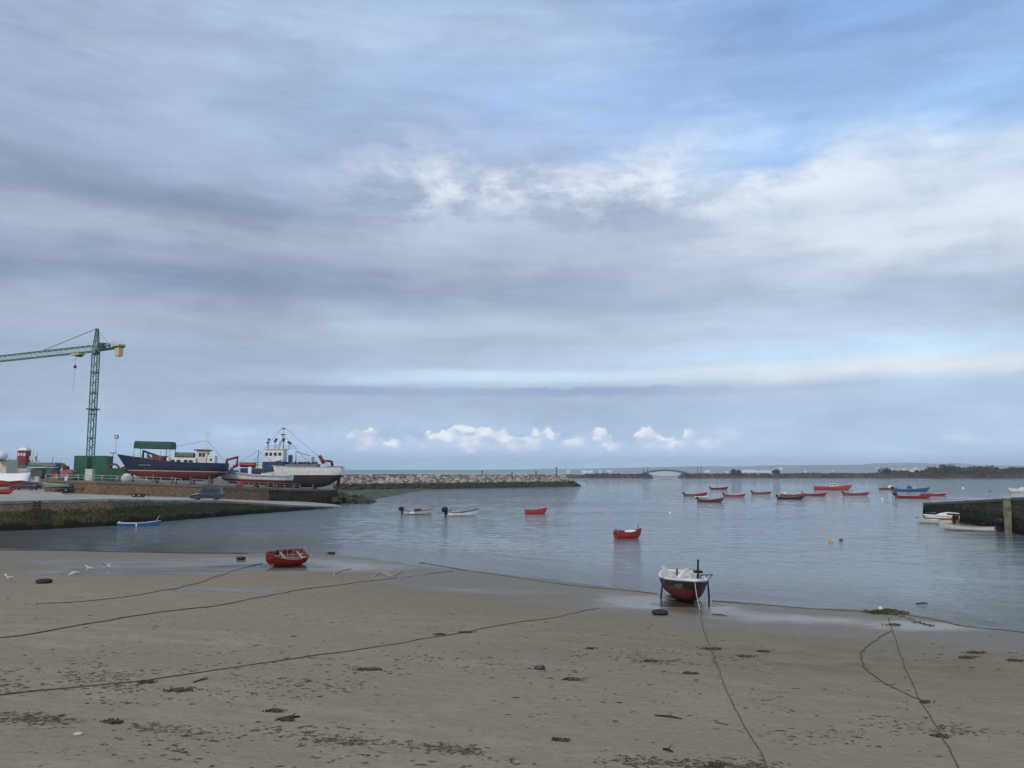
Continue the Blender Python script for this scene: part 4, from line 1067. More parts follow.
# ================================================================== SHIPYARD
def yard_box(name, u0, u1, v0, v1, Y, depth, m, label, cat, ribs=0, zg=None, rz=0.0, group=None):
    a = at_y(u0, v0, Y); b_ = at_y(u1, v1, Y); w = (b_.x - a.x); zb = b_.z if zg is None else zg
    o = empty(name, ((a.x + b_.x) / 2, Y, zb), rz, label, cat, group); h = a.z - zb
    mb = MB(); mb.box(-w / 2, w / 2, 0, depth, 0, h)
    mb.build('body', m, o, .04)
    if ribs:
        mb = MB()
        for k in range(ribs):
            x = -w / 2 + w * (k + .5) / ribs; mb.box(x - w / ribs * .28, x + w / ribs * .28, -.045, .01, .12, h - .12)
        mb.build('corrugated_side', m, o)
        mb = MB()
        for x in (-w / 2, w / 2): mb.box(x - .06, x + .06, -.07, .03, .0, h + .02)
        for z in (0.02, h): mb.box(-w / 2, w / 2, -.06, .02, z - .06, z + .06)
        mb.build('frame', m, o)
    return o
M_cont = mat('green_container_paint', (0.014, 0.115, 0.06), .6, var=.2, scale=.8, rust=.05)
M_cont2 = mat('darker_green_container_paint', (0.012, 0.085, 0.04), .65, var=.3, scale=.8, rust=.08)
yard_box('shipping_container', 74.8, 86.3, 456, 472.4, 170, 2.5, M_cont, 'green container left of the crane mast', 'container', 9, 5.4)
yard_box('shipping_container', 93.5, 106.2, 456, 472.4, 170, 2.5, M_cont, 'green container right of the crane mast', 'container', 9, 5.4)
yard_box('shipping_container', 107.2, 124.5, 468.5, 475.5, 164, 2.5, M_cont2, 'low dark green skip between the crane and the navy ship', 'skip', 8, 5.2)
yard_box('pallet_stack', 85.2, 92.0, 469, 475.5, 166, 1.2, M_wht2, 'grey pallet stack in front of the crane base', 'pallets', 0, 5.2)
# arched steel pipe frames
for i, (u, v) in enumerate(((113.5, 464), (123, 467))):
    c = at_y(u, 470, 167); o = empty('steel_arch', (c.x, 167 + i, 5.2), 0, ('dark red steel arch behind the green skip', 'lower red steel arch beside the navy ship bow')[i], 'steel frame')
    h = at_y(u, v, 167).z - 5.2
    mb = MB(); mb.tube([(1.5 * math.cos(math.pi * k / 10), 0, h * math.sin(math.pi * k / 10) ** .7) for k in range(11)], .22, 6); mb.build('arch', M_redd, o)
    mb = MB(); mb.box(-1.7, 1.7, -.4, .4, 0, .3); mb.build('foot', M_rust, o)
# floodlight mast
c = at_y(112.2, 470, 172); o = empty('floodlight_mast', (c.x, 172, 5.3), 0, 'thin grey floodlight mast standing right of the crane', 'floodlight')
h = at_y(113, 437, 172).z - 5.3
mb = MB(); mb.tube([(0, 0, 0), (0.05, 0, h * .62), (.5, 0, h * .66), (.5, 0, h)], [.12, .09, .06, .05], 6); mb.build('pole', M_gal, o)
mb = MB(); mb.box(-.7, .7, -.15, .15, h * .62, h * .62 + .15); mb.build('crossarm', M_dk, o)
mb = MB(); mb.box(.15, .95, -.2, .15, h - .35, h + .45); l_ = mb.build('lamp_head', M_dk, o, .05)
mb = MB(); mb.box(.25, .85, -.23, -.2, h - .25, h + .35); mb.build('lens', mat('lamp_lens', (.5, .52, .55), .2), l_)
c = at_y(97, 470, 174); 
# orange excavator
c = at_y(69, 472, 168); o = empty('excavator', (c.x, 168, 5.3), 0, 'rusty orange excavator with folded arm left of the green containers', 'excavator')
M_exc = mat('rusty_orange_paint', (.33, .10, .06), .7, var=.35)
mb = MB(); mb.prism([(-1.1, .9), (-1.1, 2.1), (.3, 2.2), (1.2, 1.7), (1.2, .9)], -.9, .9); mb.build('body', M_exc, o, .05)
mb = MB(); mb.prism([(-.9, 2.1), (-.8, 2.9), (0, 2.9), (.2, 2.1)], -.9, 0); mb.build('cab', M_glass, o, .04)
for s_ in (-1, 1):
    mb = MB(); mb.prism([(-1.5, .25), (-1.2, .8), (1.2, .8), (1.5, .25), (1.2, 0), (-1.2, 0)], s_ * 1.0 - .25, s_ * 1.0 + .25); mb.build('track', M_dk, o)
mb = MB(); mb.tube([(-.6, .5, 1.9), (-1.9, .5, 3.4), (-.9, .5, 3.0)], [.24, .2, .16], 6); mb.build('arm', M_exc, o)
mb = MB(); mb.prism([(-1.1, 2.5), (-.6, 2.9), (-.4, 2.4), (-.9, 2.2)], .2, .8); mb.build('bucket', M_dk, o)

# railing along the top of the retaining wall
def railing(name, pts, m, label, step=2.4, h=1.05):
    o = empty(name, pts[0], 0, label, 'railing'); base = pts[0]; segs = []
    tot = 0; cur = pts[0]; posts = [pts[0]]
    for a, b_ in zip(pts[:-1], pts[1:]):
        l_ = (b_ - a).length; k = tot
        while k < l_: 
            if k > 0: posts.append(a.lerp(b_, k / l_))
            k += step
        tot = k - l_
    posts.append(pts[-1])
    for p_ in posts:
        q = p_ - base; mb = MB(); mb.tube([q, q + Vector((0, 0, h))], .07, 5); mb.build('post', m, o)
    for hh in (h, h * .55):
        mb = MB(); mb.tube([p_ - base + Vector((0, 0, hh)) for p_ in pts], .05, 5); mb.build('rail', m, o)
    return o
top = [a + Vector((-.05, .15, .1)) for a in Wt[4:]]
railing('railing', top[:11], mat('pale_green_rail_paint', (.32, .40, .32), .6, var=.3, scale=1, rust=.08), 'pale green railing on the wall in front of the crane and navy ship')
railing('railing', top[11:21], mat('rusty_pink_rail_paint', (.36, .24, .20), .7, var=.3, scale=1, rust=.14), 'rusty railing on the wall in front of the white ships')
c = at_y(241, 483, 154.5); o = empty('lifebuoy_box', (c.x, 153.8, 4.3), R(-30), 'red lifebuoy and box hanging on the rusty railing', 'lifebuoy')
mb = MB()
mb.rings([[(( .36 + .11 * math.cos(b_)) * math.cos(a), .11 * math.sin(b_) - .2, .55 + (.36 + .11 * math.cos(b_)) * math.sin(a)) for b_ in [2 * math.pi * j / 8 for j in range(8)]] for a in [2 * math.pi * k / 20 for k in range(21)]], 0, True, False)
mb.build('ring', M_red, o)
mb = MB(); mb.box(.45, 1.1, -.25, .0, .1, .95); mb.build('box', M_red, o, .04)
c = at_y(66.5, 477, 151); o = empty('white_drum', (c.x, 151, 5.3), 0, 'small white drum behind the railing near the excavator', 'drum')
mb = MB(); mb.lathe([(.28, 0), (.3, .05), (.3, .8), (.27, .85)], 12); mb.build('body', M_wht, o); mb = MB(); mb.lathe([(.29, .85), (.31, .87), (.1, .9)], 12); mb.build('lid', M_wht2, o)
# ladder on the quay wall
a = at_z(38.5, 526, 0); o = empty('quay_ladder', (-58.6, 103.2, 0), R(40), 'rust brown ladder recess down the quay wall at left', 'ladder')
mb = MB()
M_lad = mat('dark_rusty_ladder', (.030, .017, .012), .9, var=.4)
for s_ in (-.32, .32): mb.tube([(s_, -1.5, -.3), (s_, -.25, 3.45)], .13, 5)
mb.build('side_rails', M_lad, o)
for k in range(9):
    mb = MB(); z = .2 + k * .38; mb.tube([(-.32, -1.5 + 1.25 * (z + .3) / 3.85, z), (.32, -1.5 + 1.25 * (z + .3) / 3.85, z)], .10, 5); mb.build('rung', M_lad, o)

# ---- ships on the slipway
def ship_hull(root, m, m_deck, L, B, fb, draft, sb, ss, bulwark, rake, stern_w=.8, full=2.6, rail_m=None, mirror=1, rr=.09, vee=.7):
    kw = dict(L=L, B=B, fb=fb, draft=draft, sheer_bow=sb, sheer_stern=ss, stern_w=stern_w, rake=rake, full=full, nsec=9, nst=21, vee=vee, counter=.62)
    out = hull_rings(**kw); inn = hull_rings(inset=.1, floor=fb - bulwark, **kw)
    mb = MB(); mb.rings(out, 0, True, False, False); n = len(out[0]); mb.add(out[0], [list(range(n))], 0)
    mb.rings([r[::-1] for r in inn], 1, True, False, False); mb.add(inn[0], [list(range(n))], 1)
    for side in (0, -1): mb.rings([[a[side], b_[side]] for a, b_ in zip(out, inn)], 1, False, False, False)
    mb.build('hull', [m, m_deck], root)
    r = MB(); rail_tube(r, out, rr); r.build('gunwale', rail_m or m_deck, root)
    return out
def windows(parent, xs_, y, z0, z1, w, m=M_glass, both=True):
    for x in xs_:
        for s_ in ((-1, 1) if both else (-1,)):
            mb = MB(); mb.box(x - w / 2, x + w / 2, s_ * y - .03, s_ * y + .03, z0, z1); mb.build('window', m, parent)
def cradle(root, xs_, zk, zg, w=2.2, tag_=True):
    for x in xs_:
        mb = MB(); mb.box(x - .25, x + .25, -.45, .45, zg, zk + .1)
        mb.build('keel_block', M_wood, root)
        for s_ in (-1, 1):
            mb = MB(); mb.tube([(x, s_ * (w - .3), zg), (x, s_ * w * .72, zk + 1.1)], .12, 4); mb.build('prop', M_wood, root)

# navy ship (bow to the left): local +x is the bow, so rotate about 180 degrees
SY = 164.0
bowp = at_y(120.5, 455.5, SY); stern = at_y(226, 466, SY + 3)
Ln = (bowp - stern).length - 1.2
mid = (bowp + stern) / 2
keel = at_y(172, 478.6, SY).z; wl = at_y(172, 469.7, SY).z
A = empty('fishing_ship', (mid.x + .8, SY + 1.5, wl - .35), math.atan2(bowp.y - stern.y, bowp.x - stern.x) , 'navy blue and red fishing ship with green awning propped on the slipway', 'ship', ry=R(-1.2))
dr = wl - keel
mo = hullmat('hull_navy', (.012, .022, .05), (.17, .045, .035), .0, (.50, .46, .42), stripe_w=.16, wear=.35)
out = ship_hull(A, mo, M_dk, Ln, 5.0, 1.75, dr, 1.35, .0, .8, 2.0, rail_m=M_navy)
cradle(A, (-6.5, -3.0, .5, 4.0), -dr, -dr - .7)
mb = MB(); mb.box(-Ln * .20, Ln * .09, -1.9, 1.9, .95, 2.75); mb.build('deckhouse', M_wht, A, .06)
hs = MB(); hs.box(-Ln * .30, -Ln * .20 - .02, -1.5, 1.5, .95, 4.2); wh = hs.build('wheelhouse', mat('cream_wheelhouse_paint', (.62, .58, .50), .6, var=.12, rust=.06), A, .05)
mb = MB(); mb.box(-Ln * .325, -Ln * .175, -1.8, 1.8, 4.2, 4.45); mb.build('roof', M_dk, wh)
windows(wh, [-Ln * .27, -Ln * .235], 1.5, 3.0, 3.75, .5)
mb = MB(); mb.box(-Ln * .262, -Ln * .222, -1.56, -1.5, 1.1, 2.9); mb.build('door', M_rust, wh)
mb = MB(); mb.box(-Ln * .385, -Ln * .305, -1.4, 1.4, .95, 3.3); d_ = mb.build('aft_house', M_wht, A, .06); windows(d_, [-Ln * .345], 1.4, 2.2, 2.7, .4)
windows(A, [-Ln * .15, -Ln * .10, -Ln * .03, Ln * .03], 1.91, 1.75, 2.3, .75)
mb = MB(); mb.rings([[(x, 1.1 * math.sin(a), 3.25 + .55 * math.cos(a)) for a in [2 * math.pi * k / 10 for k in range(10)]] for x in (-Ln * .16, -Ln * .155, Ln * .02, Ln * .025)], 0, True); mb.build('net_roll', mat('brown_green_netting', (.16, .15, .11), .95, var=.4, scale=3, bump=.05), A)
mb = MB(); mb.tube([(-Ln * .27, 0, 4.4), (-Ln * .28, 0, 5.6), (-Ln * .285, 0, 6.7)], [.18, .12, .05], 6); mb.prism([(-Ln * .33, 4.4), (-Ln * .27, 5.5), (-Ln * .25, 5.5), (-Ln * .24, 4.4)], -.3, .3); m_ = mb.build('mast', M_wht, A)
mb = MB(); mb.tube([(-Ln * .285, 0, 6.6), (-Ln * .285, 0, 8.3)], .03, 4); mb.box(-Ln * .31, -Ln * .25, -.05, .05, 7.6, 7.7); mb.build('aerial', M_gal, m_)
mb = MB(); mb.tube([(-Ln * .28, 0, 6.3), (Ln * .03, 0, 4.9)], .03, 4); mb.tube([(-Ln * .28, 0, 6.3), (-Ln * .47, 0, 2.2)], .03, 4); mb.build('rigging', M_dk, m_)
mb = MB(); mb.box(Ln * .12, Ln * .24, -1.7, 1.7, .95, 3.0); mb.build('winch_house', M_redd, A, .08)
mb = MB(); mb.prism([(Ln * .24, 1.9), (Ln * .33, 1.9), (Ln * .33, 3.6)], -1.2, -1.1); mb.build('white_screen', M_wht, A)
mb = MB(); mb.tube([(Ln * .35, 0, 1.5), (Ln * .35, 0, 3.9), (Ln * .20, 0, 2.9), (Ln * .08, 0, 2.4)], [.35, .3, .24, .18], 6); mb.build('deck_crane', mat('grey_green_crane', (.20, .22, .18), .7, var=.3), A)
# awning on posts
ax0, ax1 = Ln * .055, Ln * .415
mb = MB(); zt = 4.35
mb.prism([(-2.3, zt), (-2.3, zt + .95), (-1.6, zt + 1.45), (1.6, zt + 1.45), (2.3, zt + .95), (2.3, zt)], 0, 1)
mb2 = MB()
pr = [(-2.3, zt), (-2.3, zt + .95), (-1.6, zt + 1.45), (1.6, zt + 1.45), (2.3, zt + .95), (2.3, zt)]
mb2.rings([[(x, y, z) for y, z in pr] for x in (ax0, ax1)], 0, False, True, False)
aw_ = mb2.build('awning', mat('dark_green_tarpaulin', (.02, .085, .06), .75, var=.25, scale=1, bump=.05, bscale=3), A)
for x in (ax0 + .1, ax0 + 1.8, ax1 - .1):
    for s_ in (-1, 1):
        mb = MB(); mb.tube([(x, s_ * 2.2, 1.7 if x < 3 else 2.0), (x, s_ * 2.2, zt + .1)], .07, 5); mb.build('awning_post', M_gal, aw_)
mb = MB()
for k in range(9): mb.box(Ln * .5 - 3.15 - k * .24, Ln * .5 - 3.0 - k * .24 , .0, .03, .70 + (k % 3) * .04, .98 - (k % 2) * .03)
# faded name strokes lie on the bow plating
M_name = mat('faded_white_lettering', (.34, .36, .38), .7, var=.3, scale=20)
def side_pt(out_, x, z, side):
    best = None
    for r0, r1 in zip(out_[:-1], out_[1:]):
        n_ = len(r0); rngk = range(0, n_ // 2) if side < 0 else range(n_ // 2, n_ - 1)
        for k in rngk:
            for a, b_, c_ in ((r0[k], r1[k], r0[k + 1]), (r1[k], r1[k + 1], r0[k + 1])):
                d = (b_.x - a.x) * (c_.z - a.z) - (c_.x - a.x) * (b_.z - a.z)
                if abs(d) < 1e-9: continue
                s1 = ((x - a.x) * (c_.z - a.z) - (c_.x - a.x) * (z - a.z)) / d; s2 = ((b_.x - a.x) * (z - a.z) - (x - a.x) * (b_.z - a.z)) / d
                if s1 >= -.01 and s2 >= -.01 and s1 + s2 <= 1.02: return a.y + (b_.y - a.y) * s1 + (c_.y - a.y) * s2
    return None
mb = MB()
rg2 = random.Random(3)
for k in range(9):
    x = Ln * .5 - 2.6 - k * .26; zz = .95
    for (dx0, z0, dx1, z1) in ((0, 0, 0, .28), (0, .28, .15, .28), (.15, .28, .15, 0 if k % 2 else .14)):
        ys_ = [side_pt(out, x - dx0, zz + z0, 1), side_pt(out, x - dx1, zz + z1, 1)]
        if None in ys_: continue
        mb.tube([(x - dx0, ys_[0] + .02, zz + z0), (x - dx1, ys_[1] + .02, zz + z1)], .03, 4, 0, False)
if mb.v: mb.build('faded_name', M_name, A)
c = at_y(126.5, 479, 160); o = empty('sheeted_block', (c.x, 160, 5.0), R(8), 'pale sheeted block under the bow of the navy ship', 'block')
mb = MB(); mb.blob((0, 0, .8), (1.0, .8, .95), 10, 0, .1, seed=6); mb.build('cover', M_wht2, o); mb = MB(); mb.box(-1.0, 1.0, -.7, .7, 0, .25); mb.build('pallet', M_wood, o)

# white ship (stern to the right)
SY2 = 184.0
a = at_y(250, 470, SY2); b_ = at_y(341.5, 466.5, SY2); Lw = (b_ - a).length; mid = (a + b_) / 2
wl2 = at_y(320, 475, SY2).z; kz = at_y(310, 487.5, SY2).z; dr2 = wl2 - kz
Bs = empty('fishing_ship', (mid.x, SY2 + 1, wl2), R(181), 'large white fishing ship with black bottom and a forest of aerials on the slipway', 'ship')
mo = hullmat('hull_bigwhite', (.70, .70, .67), (.035, .032, .035), .0, None, wear=.3)
out = ship_hull(Bs, mo, M_wht2, Lw, 5.4, 1.65, dr2, 1.0, .05, .9, 1.6, rail_m=M_wht2, stern_w=.86, vee=.62)
cradle(Bs, (-4, 0, 4), -dr2, -dr2 - .7)
x0 = Lw * .5 - 7.4
mb = MB(); mb.box(x0 - .2, x0 + 4.4, -2.1, 2.1, .75, 2.9); mb.build('deckhouse', mat('blue_band_paint', (.02, .05, .13), .5, var=.2), Bs, .05)
mb = MB(); mb.prism([(x0, 2.9), (x0, 5.6), (x0 + 3.6, 5.6), (x0 + 4.2, 4.6), (x0 + 4.2, 2.9)], -1.8, 1.8); wh = mb.build('wheelhouse', M_wht, Bs, .06)
windows(wh, [x0 + .7, x0 + 1.7, x0 + 2.7, x0 + 3.6], 1.8, 4.2, 4.9, .6)
mb = MB(); mb.box(x0 - .3, x0 + 4.4, -2.0, 2.0, 5.6, 5.75); mb.build('roof', M_wht, wh)
mb = MB(); mb.tube([(x0 + 1.6, 0, 5.7), (x0 + .6, 0, 8.6), (x0 + .4, 0, 11.6)], [.30, .2, .06], 6); m_ = mb.build('mast', M_wht, Bs)
mb = MB(); mb.box(x0 + .2, x0 + .9, -.9, .9, 8.9, 9.05); mb.box(x0 + .15, x0 + .75, -.4, .4, 10.2, 10.35); mb.build('crosstree', M_dk, m_)
mb = MB(); mb.tube([(x0 + .5, 0, 10.8), (-Lw * .5 + 3.0, 0, 2.0)], .03, 4); mb.tube([(x0 + .5, 0, 10.8), (Lw * .5 - .2, 0, 2.6)], .03, 4); mb.tube([(x0 + .5, .8, 9.0), (x0 - 6.0, 1.8, 2.4)], .03, 4); mb.build('rigging', M_dk, m_)
for k, (dx_, dy_, dz_) in enumerate(((-1.8, -1.2, 7.3), (-1.2, .9, 7.9), (-.4, -1.4, 7.6), (.6, 1.2, 7.8), (1.6, -1.2, 7.5), (2.5, .8, 7.8), (-2.6, .2, 7.0), (3.2, -.6, 7.2))):
    mb = MB(); mb.tube([(x0 + 1.2 + dx_ * .9, dy_, 5.7), (x0 + 1.2 + dx_ * .9, dy_, dz_)], .05, 5); mb.blob((x0 + 1.2 + dx_ * .9, dy_, dz_), (.33, .3, .28), 8); mb.build('floodlight', M_dk, Bs)
mb = MB(); 
for k in range(11): mb.tube([(x0 - 2.2 + k * .65, -1.9, 5.7), (x0 - 2.2 + k * .65, -1.9, 6.5)], .03, 4)
mb.tube([(x0 - 2.2, -1.9, 6.5), (x0 + 4.3, -1.9, 6.5)], .035, 4); mb.build('roof_rail', M_gal, Bs)
mb = MB(); mb.box(x0 - 7.5, x0 - .3, -1.8, 1.8, .75, 2.4); mb.build('net_store', mat('grey_deck_gear', (.14, .15, .17), .8, var=.4, scale=1.2, bump=.1, bscale=2), Bs, .1)
mb = MB()
for k in range(9):
    mb.blob((x0 - 7.0 + k * .8, random.uniform(-1, 1), 2.6), (.5, .6, .35), 7, 0, .25, seed=k)
mb.build('stacked_gear', M_dk, Bs)
cx_ = x0 - 8.6
mb = MB(); mb.tube([(cx_, 0, .8), (cx_, 0, 2.6)], .35, 8); mb.build('crane_pedestal', M_wht2, Bs)
mb = MB(); mb.tube([(cx_, 0, 2.5), (cx_ + 1.0, 0, 4.3), (cx_ + .2, 0, 3.2), (cx_ - 1.7, 0, 3.0)], [.38, .42, .30, .26], 6); mb.build('crane_arm', M_redd, Bs)
mb = MB(); mb.tube([(cx_ - 1.7, 0, 3.0), (cx_ - 2.0, 0, 1.6)], [.35, .28], 6); mb.build('crane_grab', M_blk, Bs)
mb = MB(); mb.box(-Lw * .5 + .3, -Lw * .5 + 3.3, -2.0, 2.0, 1.6, 1.9); mb.build('stern_gallows', M_dk, Bs, .04)
for k in range(9):
    mb = MB(); mb.tube([(-Lw * .5 + .6 + k * .95, 2.35, 1.6), (-Lw * .5 + .6 + k * .95, 2.35, 2.15)], .04, 4); mb.build('stanchion', M_gal, Bs)
mb = MB(); mb.lathe([(.15, -.12), (.7, -.1), (.7, .1), (.15, .12)], 12, 0, Matrix.Translation((-Lw * .5 + 1.6, 0, -dr2 + .9)) @ Matrix.Rotation(R(90), 4, 'Y')); mb.build('propeller_nozzle', M_gal, Bs)
for s_ in (-1, 1):
    mb = MB(); mb.rings([[(x_, s_ * 2.25 + .28 * math.cos(a), 3.25 + .28 * math.sin(a)) for a in [2 * math.pi * k / 10 for k in range(10)]] for x_ in (x0 + .4, x0 + 1.5)], 0, True); mb.build('liferaft_canister', M_wht, Bs)
mb = MB(); mb.box(x0 - 1.6, x0 - .8, -.5, .5, 2.4, 4.4); mb.build('funnel', M_navy, Bs, .08)
mb = MB(); mb.tube([(x0 - 2.4, 0, 2.4), (x0 - 2.4, 0, 5.2), (x0 - 5.6, 0, 4.2)], [.12, .1, .06], 5); mb.build('derrick', M_dk, Bs)
mb = MB(); mb.tube([(x0 - 6.2, -.9, 2.4), (x0 - 6.2, -.9, 3.9), (x0 - 6.2, .9, 3.9), (x0 - 6.2, .9, 2.4)], .12, 5); mb.build('hauler_frame', M_rust, Bs)
mb = MB(); mb.box(-Lw * .5 + .5, -Lw * .5 + 1.2, -.08, .08, -dr2 + .2, -.2); mb.build('rudder', M_blk, Bs)

# small white ship with blue line (bow left)
SY3 = 172.0
a = at_y(221, 466.5, SY3); b_ = at_y(294.5, 473, SY3); Ls = (b_ - a).length - .9; mid = (a + b_) / 2
wl3 = at_y(260, 479.3, SY3).z; kz = at_y(260, 485, SY3).z
Cs = empty('fishing_ship', (mid.x + .4, SY3 - 2, wl3), R(178), 'smaller white fishing boat with blue line and red deck crane on the slipway', 'ship', ry=R(-1.5))
mo = hullmat('hull_bluestripe', (.62, .62, .60), (.15, .045, .03), .0, None, wear=.2)
out = ship_hull(Cs, mo, M_wht2, Ls, 4.0, .95, wl3 - kz, 1.0, .05, .55, 1.2, rail_m=M_wht2, rr=.07)
mb = MB()
for s_ in (0, -1): mb.tube([q[s_] + Vector((0, -.03 if q[s_].y < 0 else .03, -.28)) for q in out[:-3]], .08, 5)
mb.build('blue_line', M_blue, Cs)
cradle(Cs, (-4, 0, 3.5), -(wl3 - kz), -(wl3 - kz) - .8, 1.7)
mb = MB(); mb.box(-1.2, 3.0, -1.2, 1.2, .5, 2.25); mb.build('deckhouse', M_navy, Cs, .06)
for s_ in (-1, 1):
    mb = MB(); mb.box(.7, 1.4, s_ * 1.225 - .025, s_ * 1.225 + .025, .6, 2.5); mb.build('white_panel', M_wht, Cs)
mb = MB(); mb.rings([[(x, .8 * math.sin(a_), 2.9 + .5 * math.cos(a_)) for a_ in [2 * math.pi * k / 10 for k in range(10)]] for x in (.4, .5, 3.3, 3.4)], 0, True); mb.build('net_drum', M_red, Cs)
mb = MB(); mb.box(-3.4, -1.25, -1.1, 1.1, .5, 1.3); mb.build('hatch', M_wht2, Cs, .05)
mb = MB(); mb.tube([(1.0, 0, 3.2), (4.2, 0, 3.0)], .10, 6); mb.build('boom', M_gal, Cs)
mb = MB(); mb.tube([(-.2, .4, 2.2), (-.25, .4, 6.0)], .07, 5); mb.box(-.9, .5, .35, .45, 3.4, 3.5); mb.tube([(-.2, .4, 5.8), (5.6, 0, 2.2)], .025, 4); mb.tube([(-.2, .4, 5.8), (-6.2, 0, 1.2)], .025, 4); mb.build('mast', M_dk, Cs)
xk = 5.2
mb = MB(); mb.tube([(xk, 0, 1.2), (xk, 0, 3.0)], .38, 8); mb.build('crane_pedestal', M_wht2, Cs)
mb = MB(); mb.tube([(xk, 0, 2.2), (xk - 1.0, 0, 2.7), (xk - 1.1, 0, 4.4), (xk + 1.1, 0, 3.8), (xk + 1.2, 0, 2.2)], [.30, .36, .34, .32, .26], 6); mb.build('crane_arm', M_red, Cs)
mb = MB(); mb.box(4.2, 6.4, -.9, .9, 1.2, 1.7); mb.build('bow_platform', M_dk, Cs, .05)

# ---- far left yard: teal ship, sheeted boat, red hulls
SY4 = 196.0
a = at_y(-8, 462, SY4); b_ = at_y(59, 462, SY4); mid = (a + b_) / 2
T = empty('trawler', (mid.x, SY4, 6.2), R(2), 'teal and white trawler with red and white wheelhouse behind the yard', 'ship')
mo = hullmat('hull_teal', (.05, .17, .16), (.03, .06, .05), .3, (.55, .56, .55), stripe_w=.3, wear=.4)
out = ship_hull(T, mo, M_teal, (b_ - a).length, 4.8, 2.1, .9, .7, .2, .7, 1.2, rail_m=M_teal)
zf = lambda v: at_y(24, v, SY4).z - 6.2
xw = at_y(24, 455, SY4).x - mid.x
mb = MB(); mb.box(xw - .95, xw + 1.05, -1.1, 1.1, 1.5, zf(450.5)); wh = mb.build('wheelhouse', mat('wine_red_paint', (.20, .025, .03), .5, var=.25), T, .05)
for x in (xw - .6, xw + .05, xw + .7): 
    mb = MB(); mb.box(x - .22, x + .22, -1.14, -1.08, zf(456), zf(453)); mb.build('window', mat('pale_glass', (.55, .58, .62), .2), wh)
mb = MB(); mb.rings([[(xw - 1.1, -1.2, zf(450.5)), (xw + 1.2, -1.2, zf(450.5)), (xw + 1.2, 1.2, zf(450.5)), (xw - 1.1, 1.2, zf(450.5))], [(xw - .6, -.7, zf(447.8)), (xw + .8, -.7, zf(447.8)), (xw + .8, .7, zf(447.8)), (xw - .6, .7, zf(447.8))]], 0, False); mb.build('roof', M_wht, wh)
mb = MB(); mb.tube([(xw + .2, 0, zf(448)), (xw + .8, 0, zf(444.5))], .06, 5); mb.tube([(xw + 1.9, 0, 2), (xw + 2.2, 0, zf(448.5))], .12, 5); mb.box(xw + 1.4, xw + 2.8, -.3, .3, zf(460), zf(456)); mb.build('mast', M_wht2, T)
mb = MB(); mb.box(xw + 2.0, xw + 8.2, -1.6, 1.6, 2.1, 3.0); mb.build('deck_gear', mat('grey_deck_clutter', (.18, .19, .20), .8, var=.4, scale=1.4, bump=.1, bscale=2), T, .1)
mb = MB(); mb.box(xw + 1.0, xw + 8.4, -2.2, 2.2, 1.75, 1.95); mb.build('upper_deck', M_wht2, T)
cradle(T, (-6, -1, 4), -.9, -1.4)
for k_, (xx, vv) in enumerate(((2.9, 452), (-3.4, 450), (6.6, 456))):
    mb = MB(); mb.tube([(xw + xx, 0, 1.9), (xw + xx + .2, 0, zf(vv))], [.09, .04], 5); mb.tube([(xw + xx - .9, 0, zf(vv) * .6), (xw + xx + .9, 0, zf(vv) * .62)], .04, 4); mb.build('derrick', [M_dk, M_wht2, M_rust][k_], T)
mb = MB(); mb.blob((xw - 2.6, 0, 2.4), (1.0, .8, .55), 9, 0, .2, seed=5); mb.build('net_pile', M_navy, T)
yard_box('cream_shed', -14, 6.5, 459.5, 466.5, 175, 4, mat('cream_render', (.55, .50, .38), .8, var=.1), 'small cream shed cut by the left edge of the photo', 'shed', 0, 5.6)
c = at_y(1, 453, 174); o = empty('satellite_dome', (c.x, 174.0, at_y(1, 459.5, 174).z), 0, 'white dome on the cream shed roof', 'dome')
mb = MB(); mb.lathe([(.9, 0), (1.3, .5), (1.25, 1.1), (.8, 1.6), (.15, 1.8)], 14); mb.build('shell', M_wht, o); mb = MB(); mb.lathe([(.5, -.25), (.5, .05)], 10); mb.build('pedestal', M_dk, o)
c = at_y(14, 487, 172)
b = skiff('yard_boat', (at_y(5, 480, 170).x, 170, at_y(5, 487, 170).z + 0.25), R(5), 9.5, 2.8, (.40, .05, .04), label='red boat on the ground under a white sheet at the left edge', matkey='yardred', fb=1.2, sb=.5, engine=False, boxes=False, inner=M_redd)
mb = MB(); rs = []
for k in range(9):
    x = -4.8 + k * 1.25; rs.append([(x, -1.55, 1.0 + .12 * math.sin(k * 2.1)), (x, -1.25, 2.15 + .1 * math.sin(k * 1.3)), (x, 0, 2.6 + .08 * math.sin(k)), (x, 1.25, 2.15), (x, 1.55, 1.05)])
mb.rings(rs, 0, True, True, False); mb.build('white_sheet', mat('white_tarpaulin', (.78, .76, .78), .6, var=.06, bump=.05, bscale=2), b)
b = skiff('yard_boat', (at_y(12, 470, 184).x, 184, at_y(12, 474, 184).z), R(176), 8.2, 2.6, (.60, .60, .58), label='white open boat on the ground behind the sheeted red boat', matkey='yardwhite', fb=1.1, sb=.7, engine=False, inner=M_dk, rail=M_wht)
b = skiff('yard_boat', (at_y(0, 493, 132).x, 133.0, 3.5 + .2), R(8), 2.6, 1.0, (.42, .03, .03), label='small red dinghy on the slipway cut by the left edge of the photo', matkey='edgered', fb=.45, sb=.3, engine=False, boxes=False, draft=.2)
